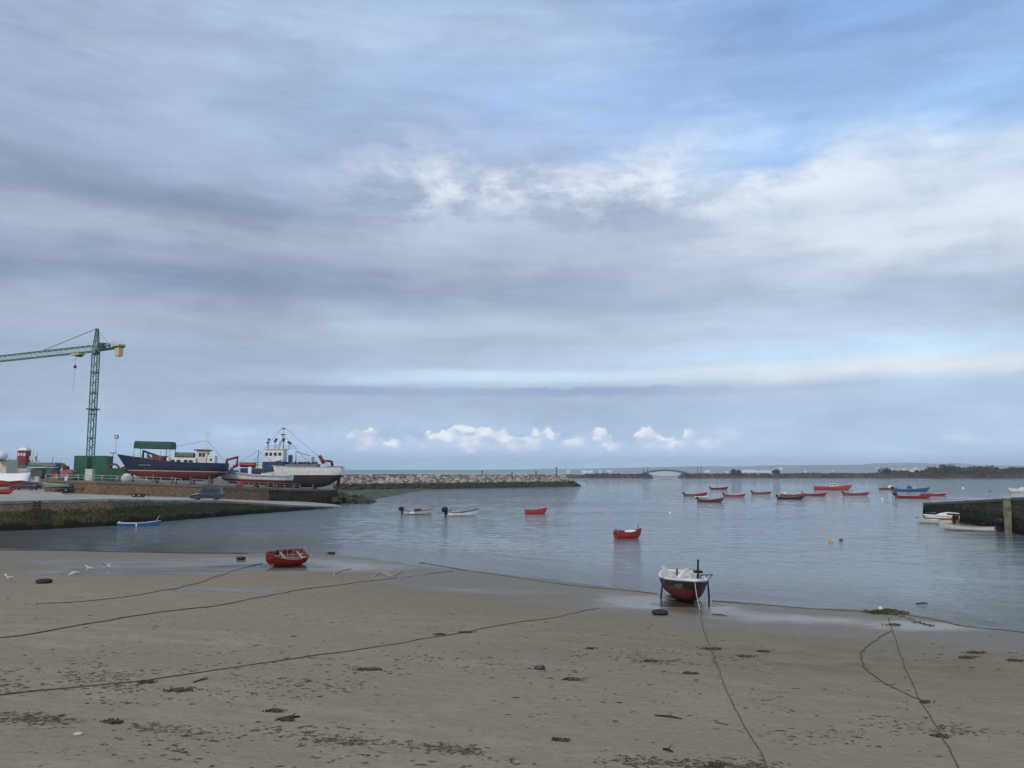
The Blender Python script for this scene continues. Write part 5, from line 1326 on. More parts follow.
# clutter pieces seen between the ship and the railing
def crate(u, v, Y, w, h, m, label, cat='crate', name='gear_crate'):
    c = at_y(u, v, Y); o = empty(name, (c.x, Y, c.z), random.uniform(-.2, .2), label, cat)
    mb = MB(); mb.box(-w / 2, w / 2, -.5, .5, 0, h); mb.build('body', m, o, .04)
    mb = MB(); mb.box(-w / 2 - .05, w / 2 + .05, -.55, .55, h, h + .1); mb.build('lid', M_dk, o)
crate(38, 476.5, 168, 2.6, 1.3, M_dk, 'dark gear crate on the yard above the maroon car')
crate(49, 474, 172, 2.0, 1.2, M_cont, 'green gear crate on the yard right of the trawler')
crate(55, 476.5, 160, 1.6, .9, M_redd, 'dull red gear crate near the railing end')
crate(75, 477.5, 155, 1.8, .7, M_cont, 'small green gear crate behind the pale railing')
crate(34, 483.5, 178, 2.0, 1.6, M_wht2, 'grey crate on the ground behind the maroon car')

# ---- vehicles
M_tyre = mat('tyre_rubber', (.02, .02, .02), .9)
M_hub = mat('wheel_hub', (.45, .45, .46), .4, .5)
def wheel(parent, x, y, r=.33, w=.22):
    M = Matrix.Translation((x, y, r)) @ Matrix.Rotation(R(90), 4, 'X')
    mb = MB(); mb.lathe([(r * .6, -w / 2), (r * .95, -w / 2), (r, -w / 3), (r, w / 3), (r * .95, w / 2), (r * .6, w / 2)], 20, 0, M); wo = mb.build('wheel', M_tyre, parent)
    mb = MB(); mb.lathe([(r * .2, -w / 2 - .01), (r * .62, -w / 2 + .02), (r * .62, w / 2 - .02), (r * .2, w / 2 + .01)], 16, 0, M); mb.build('hub', M_hub, wo)
def car(name, loc, rz, L, H, W, m, label, suv=False, slope=0.0):
    o = empty(name, loc, rz, label, 'car', ry=slope); l = L / 2
    if suv: lower = [(-l, .35), (-l, .95), (-l + .1, 1.02), (l * .45, 1.08), (l * .93, .92), (l, .65), (l, .32), (l - .1, .24), (-l + .1, .24)]; up = [(-l + .08, 1.0), (-l + .30, H - .05), (-l + .6, H), (l * .10, H), (l * .25, H - .06), (l * .50, 1.05)]
    else: lower = [(-l, .40), (-l + .02, .85), (-l + .15, .92), (l * .45, .95), (l * .9, .80), (l, .60), (l, .32), (l - .1, .22), (-l + .1, .22)]; up = [(-l + .12, .9), (-l + .55, H - .05), (-l + .9, H), (l * .05, H), (l * .2, H - .05), (l * .52, .93)]
    mb = MB(); mb.prism(lower, -W / 2, W / 2); mb.build('body', m, o, .07)
    mb = MB(); n = len(up); k = .80
    rs_ = [[(x, s_ * (W / 2 - .04 - (z - 1.0) * .22), z) for x, z in up] for s_ in (-1, 1)]
    mb.rings(rs_, 0, False, True); cb_ = mb.build('cabin', m, o, .05)
    x_a, x_b = up[1][0] + .12, up[4][0] + .05
    for s_ in (-1, 1):
        for i_ in range(3 if suv else 2):
            nn = 3 if suv else 2; xa = x_a + (x_b - x_a) * i_ / nn + .05; xb = x_a + (x_b - x_a) * (i_ + 1) / nn - .05
            mb = MB(); z0_, z1_ = 1.08 if suv else .98, H - .14
            y0_ = W / 2 - .04 - (z0_ - 1.0) * .22 + .01; y1_ = W / 2 - .04 - (z1_ - 1.0) * .22 + .01
            mb.rings([[(xa, s_ * y0_, z0_), (xa, s_ * y1_, z1_)], [(xb + (.22 if i_ == nn - 1 else 0), s_ * y0_, z0_), (xb, s_ * y1_, z1_)]], 0, False, False, False); mb.build('window', M_glass, cb_)
    a_, b2 = up[4], up[5]
    mb = MB(); off = .012
    mb.add([(a_[0] + off, -W / 2 + .2, a_[1] - .05), (a_[0] + off, W / 2 - .2, a_[1] - .05), (b2[0] - .02 + off, W / 2 - .14, b2[1] + .06), (b2[0] - .02 + off, -W / 2 + .14, b2[1] + .06)], [(0, 1, 2, 3)]); mb.build('windscreen', M_glass, cb_)
    for s_ in (-1, 1):
        for x in (-l * .62, l * .62): wheel(o, x, s_ * (W / 2 - .12), .36 if suv else .31)
        mb = MB(); mb.box(l - .12, l + .015, s_ * W * .36 - .16, s_ * W * .36 + .16, .62, .78); mb.build('headlight', mat('lamp_lens', (.5, .52, .55), .2), o, .02)
        mb = MB(); mb.box(-l - .012, -l + .05, s_ * W * .40 - .1, s_ * W * .40 + .1, .70, .92); mb.build('tail_light', M_red, o, .01)
    mb = MB(); mb.box(l - .06, l + .06, -W * .46, W * .46, .30, .48); mb.build('front_bumper', M_dk, o, .03)
    mb = MB(); mb.box(-l - .06, -l + .06, -W * .46, W * .46, .32, .50); mb.build('rear_bumper', M_dk, o, .03)
    return o
def road_z(x, y):
    best = None
    for i in range(len(Ns) - 1):
        for k in range(12):
            c = Ns[i].lerp(Fs[i], (k + .5) / 12); d = (c.x - x) ** 2 + (c.y - y) ** 2
            if best is None or d < best[0]: best = (d, c.z)
    return best[1]
c = at_y(207, 501.3, 137)
o = car('parked_car', (c.x, 137, road_z(c.x, 137) + .03), R(186), 5.0, 1.95, 1.85, mat('dark_slate_car_paint', (.035, .05, .075), .25, .3, var=.1), 'dark slate off-roader parked on the slipway road', suv=True)
c = at_y(29.5, 490.6, 166)
car('parked_car', (c.x, 164.5, road_z(c.x, 164.5) + .03), R(181), 5.3, 1.55, 1.85, mat('maroon_car_paint', (.075, .03, .045), .25, .3, var=.1), 'dark maroon estate car parked near the sheeted boat')
# boat trailer with skiff
def trailer(loc, rz, L, wheels_x, label):
    o = empty('boat_trailer', loc, rz, label, 'trailer')
    mb = MB()
    for s_ in (-.55, .55): mb.tube([(-L / 2, s_, .62), (L * .25, s_, .60), (L / 2, 0, .55)], .06, 5)
    for x in (-L * .4, -L * .1, L * .2): mb.tube([(x, -.55, .62), (x, .55, .62)], .05, 5)
    mb.build('frame', M_gal if 'galv' in label else M_dk, o)
    for x in wheels_x:
        for s_ in (-.85, .85): wheel(o, x, s_, .33, .2)
        mb = MB(); mb.tube([(x, -.85, .33), (x, .85, .33)], .04, 5); mb.build('axle', M_dk, o)
    mb = MB(); mb.tube([(L / 2 - .2, 0, 0), (L / 2 - .2, 0, .8)], .035, 5); mb.build('jockey_stand', M_dk, o)
    return o
c = at_y(72, 492, 150.5); trailer((c.x, 147.5, road_z(c.x, 147.5) + .02), R(3), 7.2, (.9,), 'long low boat trailer carrying a green and white skiff below the crane')
b = skiff('trailer_skiff', (c.x - 1.1, 147.5, road_z(c.x, 148) + .95), R(181), 4.6, 1.6, (.10, .28, .20), label='green and white skiff resting on the long trailer', matkey='trailergreen', fb=.40, sb=.3, engine=False, stripe=(.6, .62, .58), rail=M_wht2, inner=M_green, draft=.18)
c = at_y(139, 498.3, 136); trailer((c.x, 136, road_z(c.x, 136) + .02), R(4), 3.4, (-.5, .3), 'small dark twin axle trailer parked alone on the slipway road')

# ================================================================== FOOTBRIDGE, MARKS, TREES, TOWN
c = at_z(668.5, 478.2)
M_brg = mat('dark_bridge_deck', (.055, .065, .065), .7); M_brp = mat('pale_bridge_infill', (.48, .53, .53), .5)
bx = (BX1 - BX0) / 2
o = empty('footbridge', (c.x, FY + 20, 0), 0, 'low arched footbridge with pale under arch joining the far shores', 'bridge')
def archp(x, h0, h1, half): return h0 + (h1 - h0) * (1 - (x / half) ** 2)
hb2 = bx + 14
mb = MB(); mb.rings([[(x, -2, archp(x, 4.6, 9.6, hb2)), (x, 2, archp(x, 4.6, 9.6, hb2)), (x, 2, archp(x, 4.6, 9.6, hb2) - 1.5), (x, -2, archp(x, 4.6, 9.6, hb2) - 1.5)] for x in [-hb2 + 2 * hb2 * k / 24 for k in range(25)]], 0, False); mb.build('deck', M_brg, o)
mb = MB()
hb3 = bx + 2
for y_ in (-2.3,):
    mb.rings([[(x, y_, archp(x, 4.2, 7.9, hb3)), (x, y_ + .5, archp(x, 4.2, 7.9, hb3)), (x, y_ + .5, archp(x, 3.9, 1.0, hb3)), (x, y_, archp(x, 3.9, 1.0, hb3))] for x in [-hb3 + 2 * hb3 * k / 24 for k in range(25)]], 0, False)
mb.build('pale_infill', M_brp, o)  # pale lens-shaped sheet filling the opening below the deck
mb = MB(); mb.rings([[(x, y_, archp(x, 4.0, 1.4, hb3) + dz_) for y_, dz_ in ((-2.7, .3), (-2.4, .3), (-2.4, -.3), (-2.7, -.3))] for x in [-hb3 + 2 * hb3 * k / 24 for k in range(25)]], 0, False); mb.build('lower_chord', M_brg, o)
for k in range(21):
    x = -hb2 + 2 * hb2 * k / 20; z = archp(x, 4.6, 9.6, hb2)
    mb = MB(); mb.tube([(x, -1.9, z), (x, -1.9, z + 1.1)], .07, 4); mb.build('railing_post', M_brg, o)
mb = MB(); mb.tube([(x, -1.9, archp(x, 5.7, 10.7, hb2)) for x in [-hb2 + 2 * hb2 * k / 24 for k in range(25)]], .07, 4); mb.build('handrail', M_brg, o)
def lamp(u, v, Y, zb, label, arm=True, t=.12):
    c = at_y(u, v, Y); o = empty('street_lamp', (c.x, Y, zb), 0, label, 'street lamp', 'lamp posts along the far shore')
    h = c.z - zb; mb = MB(); mb.tube([(0, 0, 0), (0, 0, h)], [t * 1.4, t], 5); mb.build('pole', M_dk, o)
    mb = MB(); mb.box(-.15, 1.3, -.2, .2, h - .1, h + .18); mb.build('lamp_head', M_dk, o)
for u, v, lab in ((643.6, 466.8, 'lamp post farthest left of the far footbridge'), (647.5, 467.2, 'lamp post just left of the far footbridge'), (697.5, 467.4, 'lamp post just right of the far footbridge'), (701, 467, 'lamp post farthest right of the far footbridge')):
    lamp(u, v, FY + 22, 3.5, lab, t=.28)
for u, v, lab in ((482, 470.5, 'stubby post on the breakwater crest, left of its middle'), (536, 471, 'stubby post on the breakwater crest near its head'), (556.5, 467, 'tall thin beacon post on the head of the breakwater'), (512, 472, 'lowest post on the middle of the breakwater crest')):
    s_ = (u - 300) / (574 - 300); q = B0 + bdir * (BL * (s_ * .93)) - bn * 8.5
    c = at_y(u, v, q.y); o = empty('beacon_post', (c.x, q.y, BH - .8), 0, lab, 'beacon', 'posts on the breakwater crest'); h = c.z - BH + .8
    mb = MB(); mb.lathe([(.5, 0), (.32, .3), (.26, h * .85), (.2, h * .86)], 8); mb.build('column', M_dk, o); mb = MB(); mb.lathe([(.34, h * .84), (.36, h * .95), (.15, h)], 8); mb.build('lantern', M_dk, o)

# trees and scrub of the right headland
M_leaf = mat('dry_green_foliage', (.058, .045, .022), .9, var=.5, scale=.25, col2=(.085, .058, .034))
M_bark = mat('bark', (.08, .06, .045), .9)
def tree(x, y, zb, h, w, seed, label):
    r_ = random.Random(seed); o = empty('shore_tree', (x, y, zb), r_.uniform(0, 6), label, 'tree', 'trees and tall bushes on the far right shore')
    mb = MB(); mb.tube([(0, 0, -.5), (.2, .1, h * .4), (.0, .2, h * .72)], [h * .035, h * .025, h * .01], 6)
    for k in range(5):
        a = k * 1.3; mb.tube([(.1, .1, h * (.25 + .07 * k)), (w * .3 * math.cos(a), w * .3 * math.sin(a), h * (.5 + .07 * k))], [h * .014, h * .006], 4)
    mb.build('trunk', M_bark, o)
    mb = MB(); cl = [(r_.uniform(-.34, .34) * w, r_.uniform(-.34, .34) * w, r_.uniform(.32, .80) * h, r_.uniform(.16, .30) * w) for _ in range(11)]
    for cx, cy, cz, cr in cl:
        for _ in range(70):
            d = Vector((r_.gauss(0, 1), r_.gauss(0, 1), r_.gauss(0, .8))).normalized() * cr * r_.uniform(.55, 1.08)
            p_ = Vector((cx, cy, cz)) + d; s_ = r_.uniform(.6, 1.15)
            a = Vector((r_.uniform(-1, 1), r_.uniform(-1, 1), r_.uniform(-1, 1))).normalized() * s_; b2 = a.cross(Vector((r_.uniform(-1, 1), r_.uniform(-1, 1), r_.uniform(-1, 1)))).normalized() * s_ * .8
            mb.add([p_ - a, p_ + b2, p_ + a, p_ - b2], [(0, 1, 2, 3)])
    mb.build('crown', M_leaf, o)
tr_ = [(884, 468.2, 8), (895, 470.5, 6), (929, 468, 7), (936, 467.6, 8), (946, 465.2, 11), (953, 466.8, 9), (962, 468.2, 8), (970, 465.6, 9), (977, 467.5, 9), (984, 466.8, 10), (993, 467.2, 9), (1001, 468.6, 8), (1010, 467.6, 9), (1019, 468.4, 9), (1027, 467.5, 10), (736, 470.3, 6), (776, 470.2, 5), (905, 471.5, 5), (919, 471, 6)]
desc = ['leftmost round tree standing alone', 'low bush beside the lone round tree', 'first small tree of the dense row', 'second tree of the dense row', 'tallest rounded tree of the row', 'tree just right of the tallest', 'low tree in a dip of the row', 'narrow pointed tree', 'tree right of the narrow pointed one', 'broad tree in the middle of the row', 'tree right of the broad one', 'lower tree toward the right edge', 'full tree toward the right edge', 'last but one tree at the right edge', 'tree cut by the right edge', 'tiny tree near the white town', 'tiny bush right of the white town', 'flat bush left of the row', 'small bush just before the row']
for i, (u, v, w) in enumerate(tr_):
    Y = FY + 24 + (i % 3) * 6; c = at_y(u, v, Y); tree(c.x, Y, 3.6, max(3.2, c.z - 3.6), w * 1.25 + 3, i, desc[i] + ' on the far shore')
mb = MB(); r_ = random.Random(11)
for k in range(5200):
    u = r_.uniform(585, 1060) if k % 3 else r_.uniform(880, 1060)
    x = (u - 512) / 830 * (FY + 25); y = FY + r_.uniform(8, 55)
    if BX0 - 3 < x < BX1 + 3: continue
    z = far_shore(x, y) + r_.uniform(0, 1.2) * (1 + 1.6 * max(0, mnoise.noise(Vector((x * .02, 0, 3))))) * (1.5 if u > 900 else .8)
    s_ = r_.uniform(.6, 1.5); a = Vector((r_.uniform(-1, 1), r_.uniform(-1, 1), r_.uniform(-1, 1))).normalized() * s_; b2 = a.cross(Vector((r_.uniform(-1, 1), r_.uniform(-1, 1), .3))).normalized() * s_
    p_ = Vector((x, y, z)); mb.add([p_ - a, p_ + b2, p_ + a, p_ - b2], [(0, 1, 2, 3)])
tag(mb.build('shore_scrub', M_leaf), kind='stuff')

# the white town across the bay
M_hw = mat('white_house_wall', (.88, .87, .84), .8, var=.04, scale=.02); M_hr = mat('tiled_roof', (.35, .17, .11), .9)
r_ = random.Random(21)
def house(x, y, z, w, d, h, k):
    mb = MB(); mb.box(-w / 2, w / 2, -d / 2, d / 2, -6, h)
    mb.prism([(-w / 2 - .6, h), (0, h + w * .16), (w / 2 + .6, h)], -d / 2, d / 2, 1)
    o = mb.build('town_house', [M_hw, M_hr]); o.location = (x, y, z); o.rotation_euler.z = r_.uniform(-.7, .7)
    tag(o, 'tiny white house of the distant town under the hills', 'house', 'white houses of the distant town')
for k in range(95):
    zone = k % 5
    u = (r_.gauss(752, 18) if zone < 2 else r_.gauss(912, 20) if zone < 4 else r_.uniform(700, 1000)) if k > 10 else r_.uniform(560, 610)
    Y = r_.uniform(6500, 7400); x = (u - 512) / 830 * Y
    z = max(3, hills1(x, Y)) + r_.uniform(0, 14)
    house(x, Y, z, r_.uniform(10, 34), r_.uniform(10, 20), r_.uniform(7, 15), k)

# ================================================================== THE BEACH
def rope(name, pts, r, m, label, wig=.03, seed=1, cat='rope', n=7):
    P_ = [at_t(u, v) if not isinstance(u, Vector) else u for (u, v) in pts]
    out = []
    for i in range(len(P_) - 1):
        k = max(2, int((P_[i + 1] - P_[i]).length / .35))
        for j in range(k):
            s = j / k
            p0 = P_[max(i - 1, 0)]; p1 = P_[i]; p2 = P_[i + 1]; p3 = P_[min(i + 2, len(P_) - 1)]
            q = 0.5 * ((2 * p1) + (p2 - p0) * s + (2 * p0 - 5 * p1 + 4 * p2 - p3) * s * s + (3 * p1 - p0 - 3 * p2 + p3) * s ** 3)
            q = q + Vector((mnoise.noise(q * 1.1 + Vector((seed, 0, 0))) * wig * 3, mnoise.noise(q * 1.1 + Vector((0, seed, 0))) * wig * 3, 0))
            q.z = max(terrain(q.x, q.y), .0) + r * (.75 + .4 * mnoise.noise(q * .7))
            out.append(q)
    mb = MB(); mb.tube(out, r, 6); o = mb.build(name, m); return tag(o, label, cat, 'mooring ropes lying on the beach')
M_r1 = mat('weedy_dark_rope', (.095, .076, .050), .95, var=.5, scale=5)
rope('mooring_rope', [(-8, 639), (40, 633), (130, 617), (190, 609), (228, 604), (300, 590), (380, 580), (455, 571)], .021, M_r1, 'dark rope running from the left edge up to the waterline right of the red dinghy', seed=1)
rope('mooring_rope', [(-6, 696), (60, 689), (150, 680), (260, 664), (370, 648), (430, 638), (468, 632), (530, 621), (600, 608)], .017, M_r1, 'long thin rope crossing the middle of the beach toward the propped boat', seed=2)
rope('mooring_rope', [(38, 604), (90, 601), (150, 593), (205, 581), (240, 569), (263, 563)], .020, M_r1, 'thin faint rope leading to the bow of the red dinghy', seed=3)
rope('mooring_rope', [(700, 611), (706, 637), (715, 660), (727, 692), (742, 722), (757, 748), (772, 776)], .014, M_r1, 'rope from the bow of the propped boat to the bottom of the photo', seed=4, wig=.015)
rope('mooring_rope', [(888, 618), (894, 635), (905, 668), (917, 694), (930, 716), (944, 740), (962, 775)], .015, M_r1, 'straight rope from the weedy mooring to the bottom right', seed=5, wig=.015)
rope('mooring_rope', [(892, 631), (880, 637), (866, 648), (860, 658), (866, 669), (880, 681), (900, 692), (916, 699), (928, 703)], .020, M_r1, 'slack looped rope bulging left beside the straight rope', seed=6, wig=.05)
rope('mooring_rope', [(-8, 550.4), (60, 550.6), (120, 552), (190, 553.4), (250, 553.8)], .05, mat('red_brown_rope', (.12, .05, .04), .9, var=.4), 'red brown rope lying along the waterline at left', seed=7)
rope('mooring_rope', [(420, 562.5), (470, 571), (520, 578), (560, 584), (620, 590), (660, 594)], .018, M_r1, 'dark line following the water edge left of the propped boat', seed=8)  # this and the next two: dark line along the water edge, drawn as tubes
rope('mooring_rope', [(712, 601), (760, 604.5), (800, 608), (850, 611), (884, 612)], .018, M_r1, 'dark line following the water edge right of the propped boat', seed=9)
rope('mooring_rope', [(895, 613.5), (930, 619), (970, 627), (1010, 631), (1034, 634)], .018, M_r1, 'dark line following the water edge to the right edge of the photo', seed=10)
# the bow line of the propped boat
e = at_t(700, 611); pts = []
for k in range(13):
    s = k / 12; q = BOW.lerp(e + Vector((0, 0, .03)), s); q.z -= .35 * math.sin(s * math.pi) * (1 - s) ; q.z = max(q.z, terrain(q.x, q.y) + .02); pts.append(q)
mb = MB(); mb.tube(pts, .024, 6); tag(mb.build('bow_line', M_ropel), 'pale line hanging from the bow of the propped boat', 'rope')
rope('pale_rope', [(373, 577), (382, 573), (392, 576), (404, 571)], .045, M_ropel, 'short pale rope end lying right of the red dinghy', seed=12).pop('group')
rope('pale_rope', [(333, 575), (341, 571), (352, 569)], .05, M_ropel, 'bit of white rope lying closest to the red dinghy', seed=13).pop('group')
rope('pale_rope', [(398, 578), (412, 576), (430, 574)], .03, M_ropel, 'farthest right of the short pale ropes', seed=14).pop('group')

def tyre(u, v, R_, label, standing=False, rz=0.0):
    g = at_t(u, v); o = empty('mooring_weight', g + Vector((0, 0, .02 if g.z > 0 else .02 - g.z)), rz, label, 'tyre', 'old tyres used as mooring weights')
    w = R_ * .48
    prof = [(R_ * .55, 0.02), (R_ * .78, 0.0), (R_ * .97, w * .18), (R_, w * .5), (R_ * .97, w * .82), (R_ * .78, w), (R_ * .55, w * .97)]
    rs = [[(r_ * math.cos(2 * math.pi * k / 24), r_ * math.sin(2 * math.pi * k / 24), z) for k in range(24)] for r_, z in prof + [prof[0]]]
    mb = MB(); mb.rings(rs, 0, True, False); mb.build('tyre', M_rub, o)
    mb = MB(); mb.lathe([(R_ * .56, .02), (R_ * .56, w * .62), (R_ * .2, w * .66), (.02, w * .66)], 16); mb.build('weight', mat('dirty_concrete', (.12, .115, .10), .95, var=.3), o)
    return o
tyre(660, 614.6, .40, 'black tyre lying in front of the left leg of the propped boat')
tyre(44, 583.3, .42, 'black tyre lying on the sand left of the gulls')
tyre(241, 559.5, .38, 'black tyre lying left of the red dinghy')
tyre(331.5, 554.3, .34, 'black tyre at the waterline right of the red dinghy')

# gulls: one continuous body each
M_gw = mat('gull_white', (.82, .82, .80), .8, var=.04); M_gg = mat('gull_grey', (.32, .34, .37), .8, var=.1); M_gy = mat('gull_bill_yellow', (.65, .42, .06), .5)
def gull(u, v, rz, label, grey=0, peck=False, spread=False, s=1.0):
    g = at_t(u, v); zz = max(g.z, 0)
    o = MB()
    sec = [(-.30, .19, .010, .008), (-.24, .205, .030, .018), (-.16, .215, .060, .050), (-.06, .22, .082, .080), (.04, .225, .085, .088), (.12, .245, .070, .075), (.165, .285, .046, .050), (.185, .33, .036, .040), (.20, .365, .040, .042), (.235, .385, .036, .036), (.265, .38, .020, .020), (.30, .372, .010, .010), (.325, .364, .004, .005)]
    if peck: sec = [q if q[0] < .1 else (q[0] + .03, .245 - (q[1] - .245) * .7, q[2], q[3]) for q in sec]
    rs = [[(x, w * math.cos(2 * math.pi * k / 12), z + h * math.sin(2 * math.pi * k / 12)) for k in range(12)] for x, z, w, h in sec]
    o.rings(rs, 0, True)
    b0 = len(o.m) - (len(sec) - 1) * 12 - 2
    for i in range(len(sec) - 1):
        for k in range(12):
            if i >= len(sec) - 3: o.m[b0 + i * 12 + k] = 2
            elif 0 <= i < 6 and k in (1, 2, 3, 4, 0, 5): o.m[b0 + i * 12 + k] = 1 if (grey or k in (1, 4, 0, 5)) else 0
    for s_ in (-1, 1):
        if spread:
            o.rings([[(.06, s_ * .05, .26), (-.08, s_ * .05, .26), (-.08, s_ * .05, .25), (.06, s_ * .05, .25)], [(.10, s_ * .28, .42), (-.05, s_ * .28, .42), (-.05, s_ * .28, .41), (.10, s_ * .28, .41)], [(-.02, s_ * .52, .48), (-.10, s_ * .52, .48), (-.10, s_ * .52, .475), (-.02, s_ * .52, .475)]], 1, True)
        else:
            o.rings([[(.08, s_ * .070, .25), (.08, s_ * .085, .21), (.08, s_ * .07, .19)], [(-.08, s_ * .085, .265), (-.08, s_ * .098, .22), (-.08, s_ * .08, .18)], [(-.24, s_ * .035, .235), (-.24, s_ * .045, .21), (-.24, s_ * .035, .20)], [(-.34, s_ * .012, .215), (-.34, s_ * .015, .205), (-.34, s_ * .01, .20)]], 1, True)
        o.tube([(0.0, s_ * .035, .17), (-.015, s_ * .035, .09), (.005, s_ * .035, .005)], [.014, .007, .007], 6, 2)
        o.rings([[(-.01, s_ * .035 - .01, .008), (-.01, s_ * .035 + .01, .008), (-.01, s_ * .035, .0)], [(.06, s_ * .035 - .025, .006), (.06, s_ * .035 + .025, .006), (.06, s_ * .035, .0)]], 2, False)
    ob = o.build('seagull', [M_gw, M_gg, M_gy]); ob.location = (g.x, g.y, zz); ob.rotation_euler.z = rz; ob.scale = (s, s, s)
    return tag(ob, label, 'gull', 'gulls standing on the wet sand')
gull(75, 577, R(205), 'white gull with head lowered, nearest of the three white gulls', peck=True, s=1.1)
gull(89.5, 572, R(180), 'upright white gull in the middle of the three white gulls', s=1.1)
gull(107, 569, R(160), 'white gull with raised wings, rightmost of the gulls', spread=True, s=1.0)
gull(10, 582, R(190), 'greyish gull standing farthest left, near the black tyre', grey=1, s=1.1)

# weedy mooring mound
g = at_t(886, 613); o = empty('weedy_mooring', (g.x, g.y, max(g.z, 0) - .02), 0, 'green weed covered mooring mound with a pale float at the water edge', 'mooring')
M_weed = mat('green_weed', (.055, .062, .018), .8, var=.5, scale=6); M_brw = mat('brown_wrack', (.075, .052, .024), .75, var=.5, scale=7)
mb = MB(); r_ = random.Random(2)
mb.blob((0, 0, .02), (.85, .45, .12), 14, 0, .25, seed=1); mb.blob((.2, .1, .08), (.5, .3, .14), 10, 0, .25, seed=2)
for k in range(160):
    a = r_.uniform(0, 6.28); q = r_.random() ** .6; p_ = Vector((math.cos(a) * 1.1 * q, math.sin(a) * .6 * q, .16 * (1 - q) + .02)); d = Vector((r_.uniform(-.22, .22), r_.uniform(-.22, .22), r_.uniform(-.01, .05)))
    mb.tube([p_, p_ + d * .6 + Vector((0, 0, .03)), p_ + d * 1.4], .014, 4)
mb.build('weed', M_weed, o)
mb = MB(); mb.lathe([(.05, .1), (.11, .15), (.12, .22), (.07, .30), (.03, .32)], 10, 0, Matrix.Translation((-.25, .05, .02))); mb.build('float', mat('yellow_white_float', (.62, .64, .40), .5), o)
mb = MB()
for k in range(60):
    s = k / 60; p_ = Vector((.05 + .35 * s + r_.uniform(-.1, .1), -.3 - 3.2 * s + r_.uniform(-.12, .12), .03)); d = Vector((r_.uniform(-.3, .3), r_.uniform(-.2, .2), .02)); mb.tube([p_, p_ + d], .02, 4)
mb.build('wrack_strand', M_brw, o)['kind'] = 'stuff'

# larger single wrack clumps, sticks and litter
def clump(u, v, w, m, label, cat='seaweed', seed=0, name='seaweed_clump', h=.07, n=70):
    g = at_t(u, v); r_ = random.Random(seed); mb = MB()
    mb.blob((0, 0, 0), (w * .42, w * .15, h * .8), 10, 0, .3, seed=seed)
    for k in range(n):
        x = r_.gauss(0, .26) * w; y = r_.gauss(0, .10) * w; a = r_.uniform(-.5, .5) + (math.pi if r_.random() < .5 else 0); l_ = r_.uniform(.08, .24) * w * .6
        d = Vector((math.cos(a) * l_, math.sin(a) * l_ * .6, r_.uniform(-.3, .3) * h))
        mb.tube([(x, y, h * r_.uniform(.15, .8)), Vector((x, y, h * r_.uniform(.3, 1))) + d * .5, Vector((x, y, .01)) + d], [.012, .016, .006], 4)
    o = mb.build(name, m); o.location = g; o.rotation_euler.z = r_.uniform(-.3, .3)
    return tag(o, label, cat, 'larger seaweed clumps on the sand')
cl = [(274, 712, .42, 'rounded brown clump left of the black stick near the bottom'), (286, 721, .30, 'flat brown clump just under the rounded one'), (147, 683, .40, 'dark clump on the thin rope at left'), (178, 691, .60, 'broad ragged clump below the thin rope at left'), (112, 723, .50, 'green clump in the strand line at bottom left'),
      (745, 657, .50, 'dark clump right of the bow rope of the propped boat'), (712, 649.5, .75, 'long thin clump crossing the bow rope'), (763, 652, .36, 'small clump between the two long ropes'), (572, 680, .55, 'flat clump right of the dark blue lump of litter'), (650, 662, .60, 'olive clump below the propped boat'), (590, 649, .35, 'small dark clump in the middle of the beach'),
      (968, 658, .75, 'long dark clump near the right edge, upper'), (975, 653, .8, 'thin clump above the long one near the right edge'), (1015, 661, .65, 'clump cut by the right edge'), (466, 633, .55, 'dark clump knotted on the long thin rope'), (368, 670, .60, 'ragged clump in the left middle of the beach'), (440, 635, .4, 'small clump left of the knotted one'),
      (893, 625, .6, 'dark wrack wrapped round the straight rope below the mooring'), (926, 703, .36, 'wrack where the looped rope meets the straight one'), (941, 737, .40, 'wrack caught on the straight rope near the bottom'), (560, 741, .3, 'small clump low in the middle'), (716, 767, .35, 'dark clump at the bottom edge left of the bow rope'), (690, 674, .5, 'thin clump left of the bow rope')]
for i, (u, v, w, lab) in enumerate(cl):
    clump(u, v, w * 1.0, M_weed if 'green' in lab or 'olive' in lab else M_brw, lab, seed=i)
def stick(u0, v0, u1, v1, r, m, label, name='driftwood_stick'):
    a, b_ = at_t(u0, v0), at_t(u1, v1); mid = a.lerp(b_, .55) + Vector((0, .04, .03))
    mb = MB(); mb.tube([a + Vector((0, 0, r)), mid, b_ + Vector((0, 0, r))], [r, r * 1.3, r * .6], 6); mb.tube([mid, mid + Vector((.1, .12, .05))], [r * .7, r * .3], 5)
    return tag(mb.build(name, m), label, 'driftwood')
M_stk = mat('blackened_wood', (.03, .024, .02), .9)
stick(277, 720.5, 300, 717.5, .025, M_stk, 'short black stick beside the rounded brown clump')
stick(655, 716, 682, 719.5, .018, M_stk, 'thin dark stick lying left of the bow rope')
stick(663, 750, 673, 753, .022, M_stk, 'short dark stick near the bottom centre')
stick(193, 683, 208, 679, .016, M_stk, 'dark stick just above the broad ragged clump')
g = at_t(540, 669.5); o = empty('beach_litter', g, R(170), 'dark blue lump of litter lying alone in the middle of the beach', 'litter')
mb = MB(); mb.rings([[(x, w * math.cos(a), .03 + max(-.03, h * math.sin(a))) for a in [2 * math.pi * k / 10 for k in range(10)]] for x, w, h in ((-.15, .03, .05), (-.12, .045, .10), (-.04, .045, .10), (.03, .045, .075), (.11, .05, .055), (.16, .035, .035), (.175, .01, .02))], 0, True); mb.build('body', mat('dark_blue_rubber', (.012, .025, .035), .5), o)
mb = MB(); mb.box(-.15, .165, -.045, .045, 0, .022); mb.build('base', M_rub, o, .01)
g = at_t(78, 735); o = empty('pale_stone', g, .3, 'pale flat stone lying on the strand line at bottom left', 'stone')
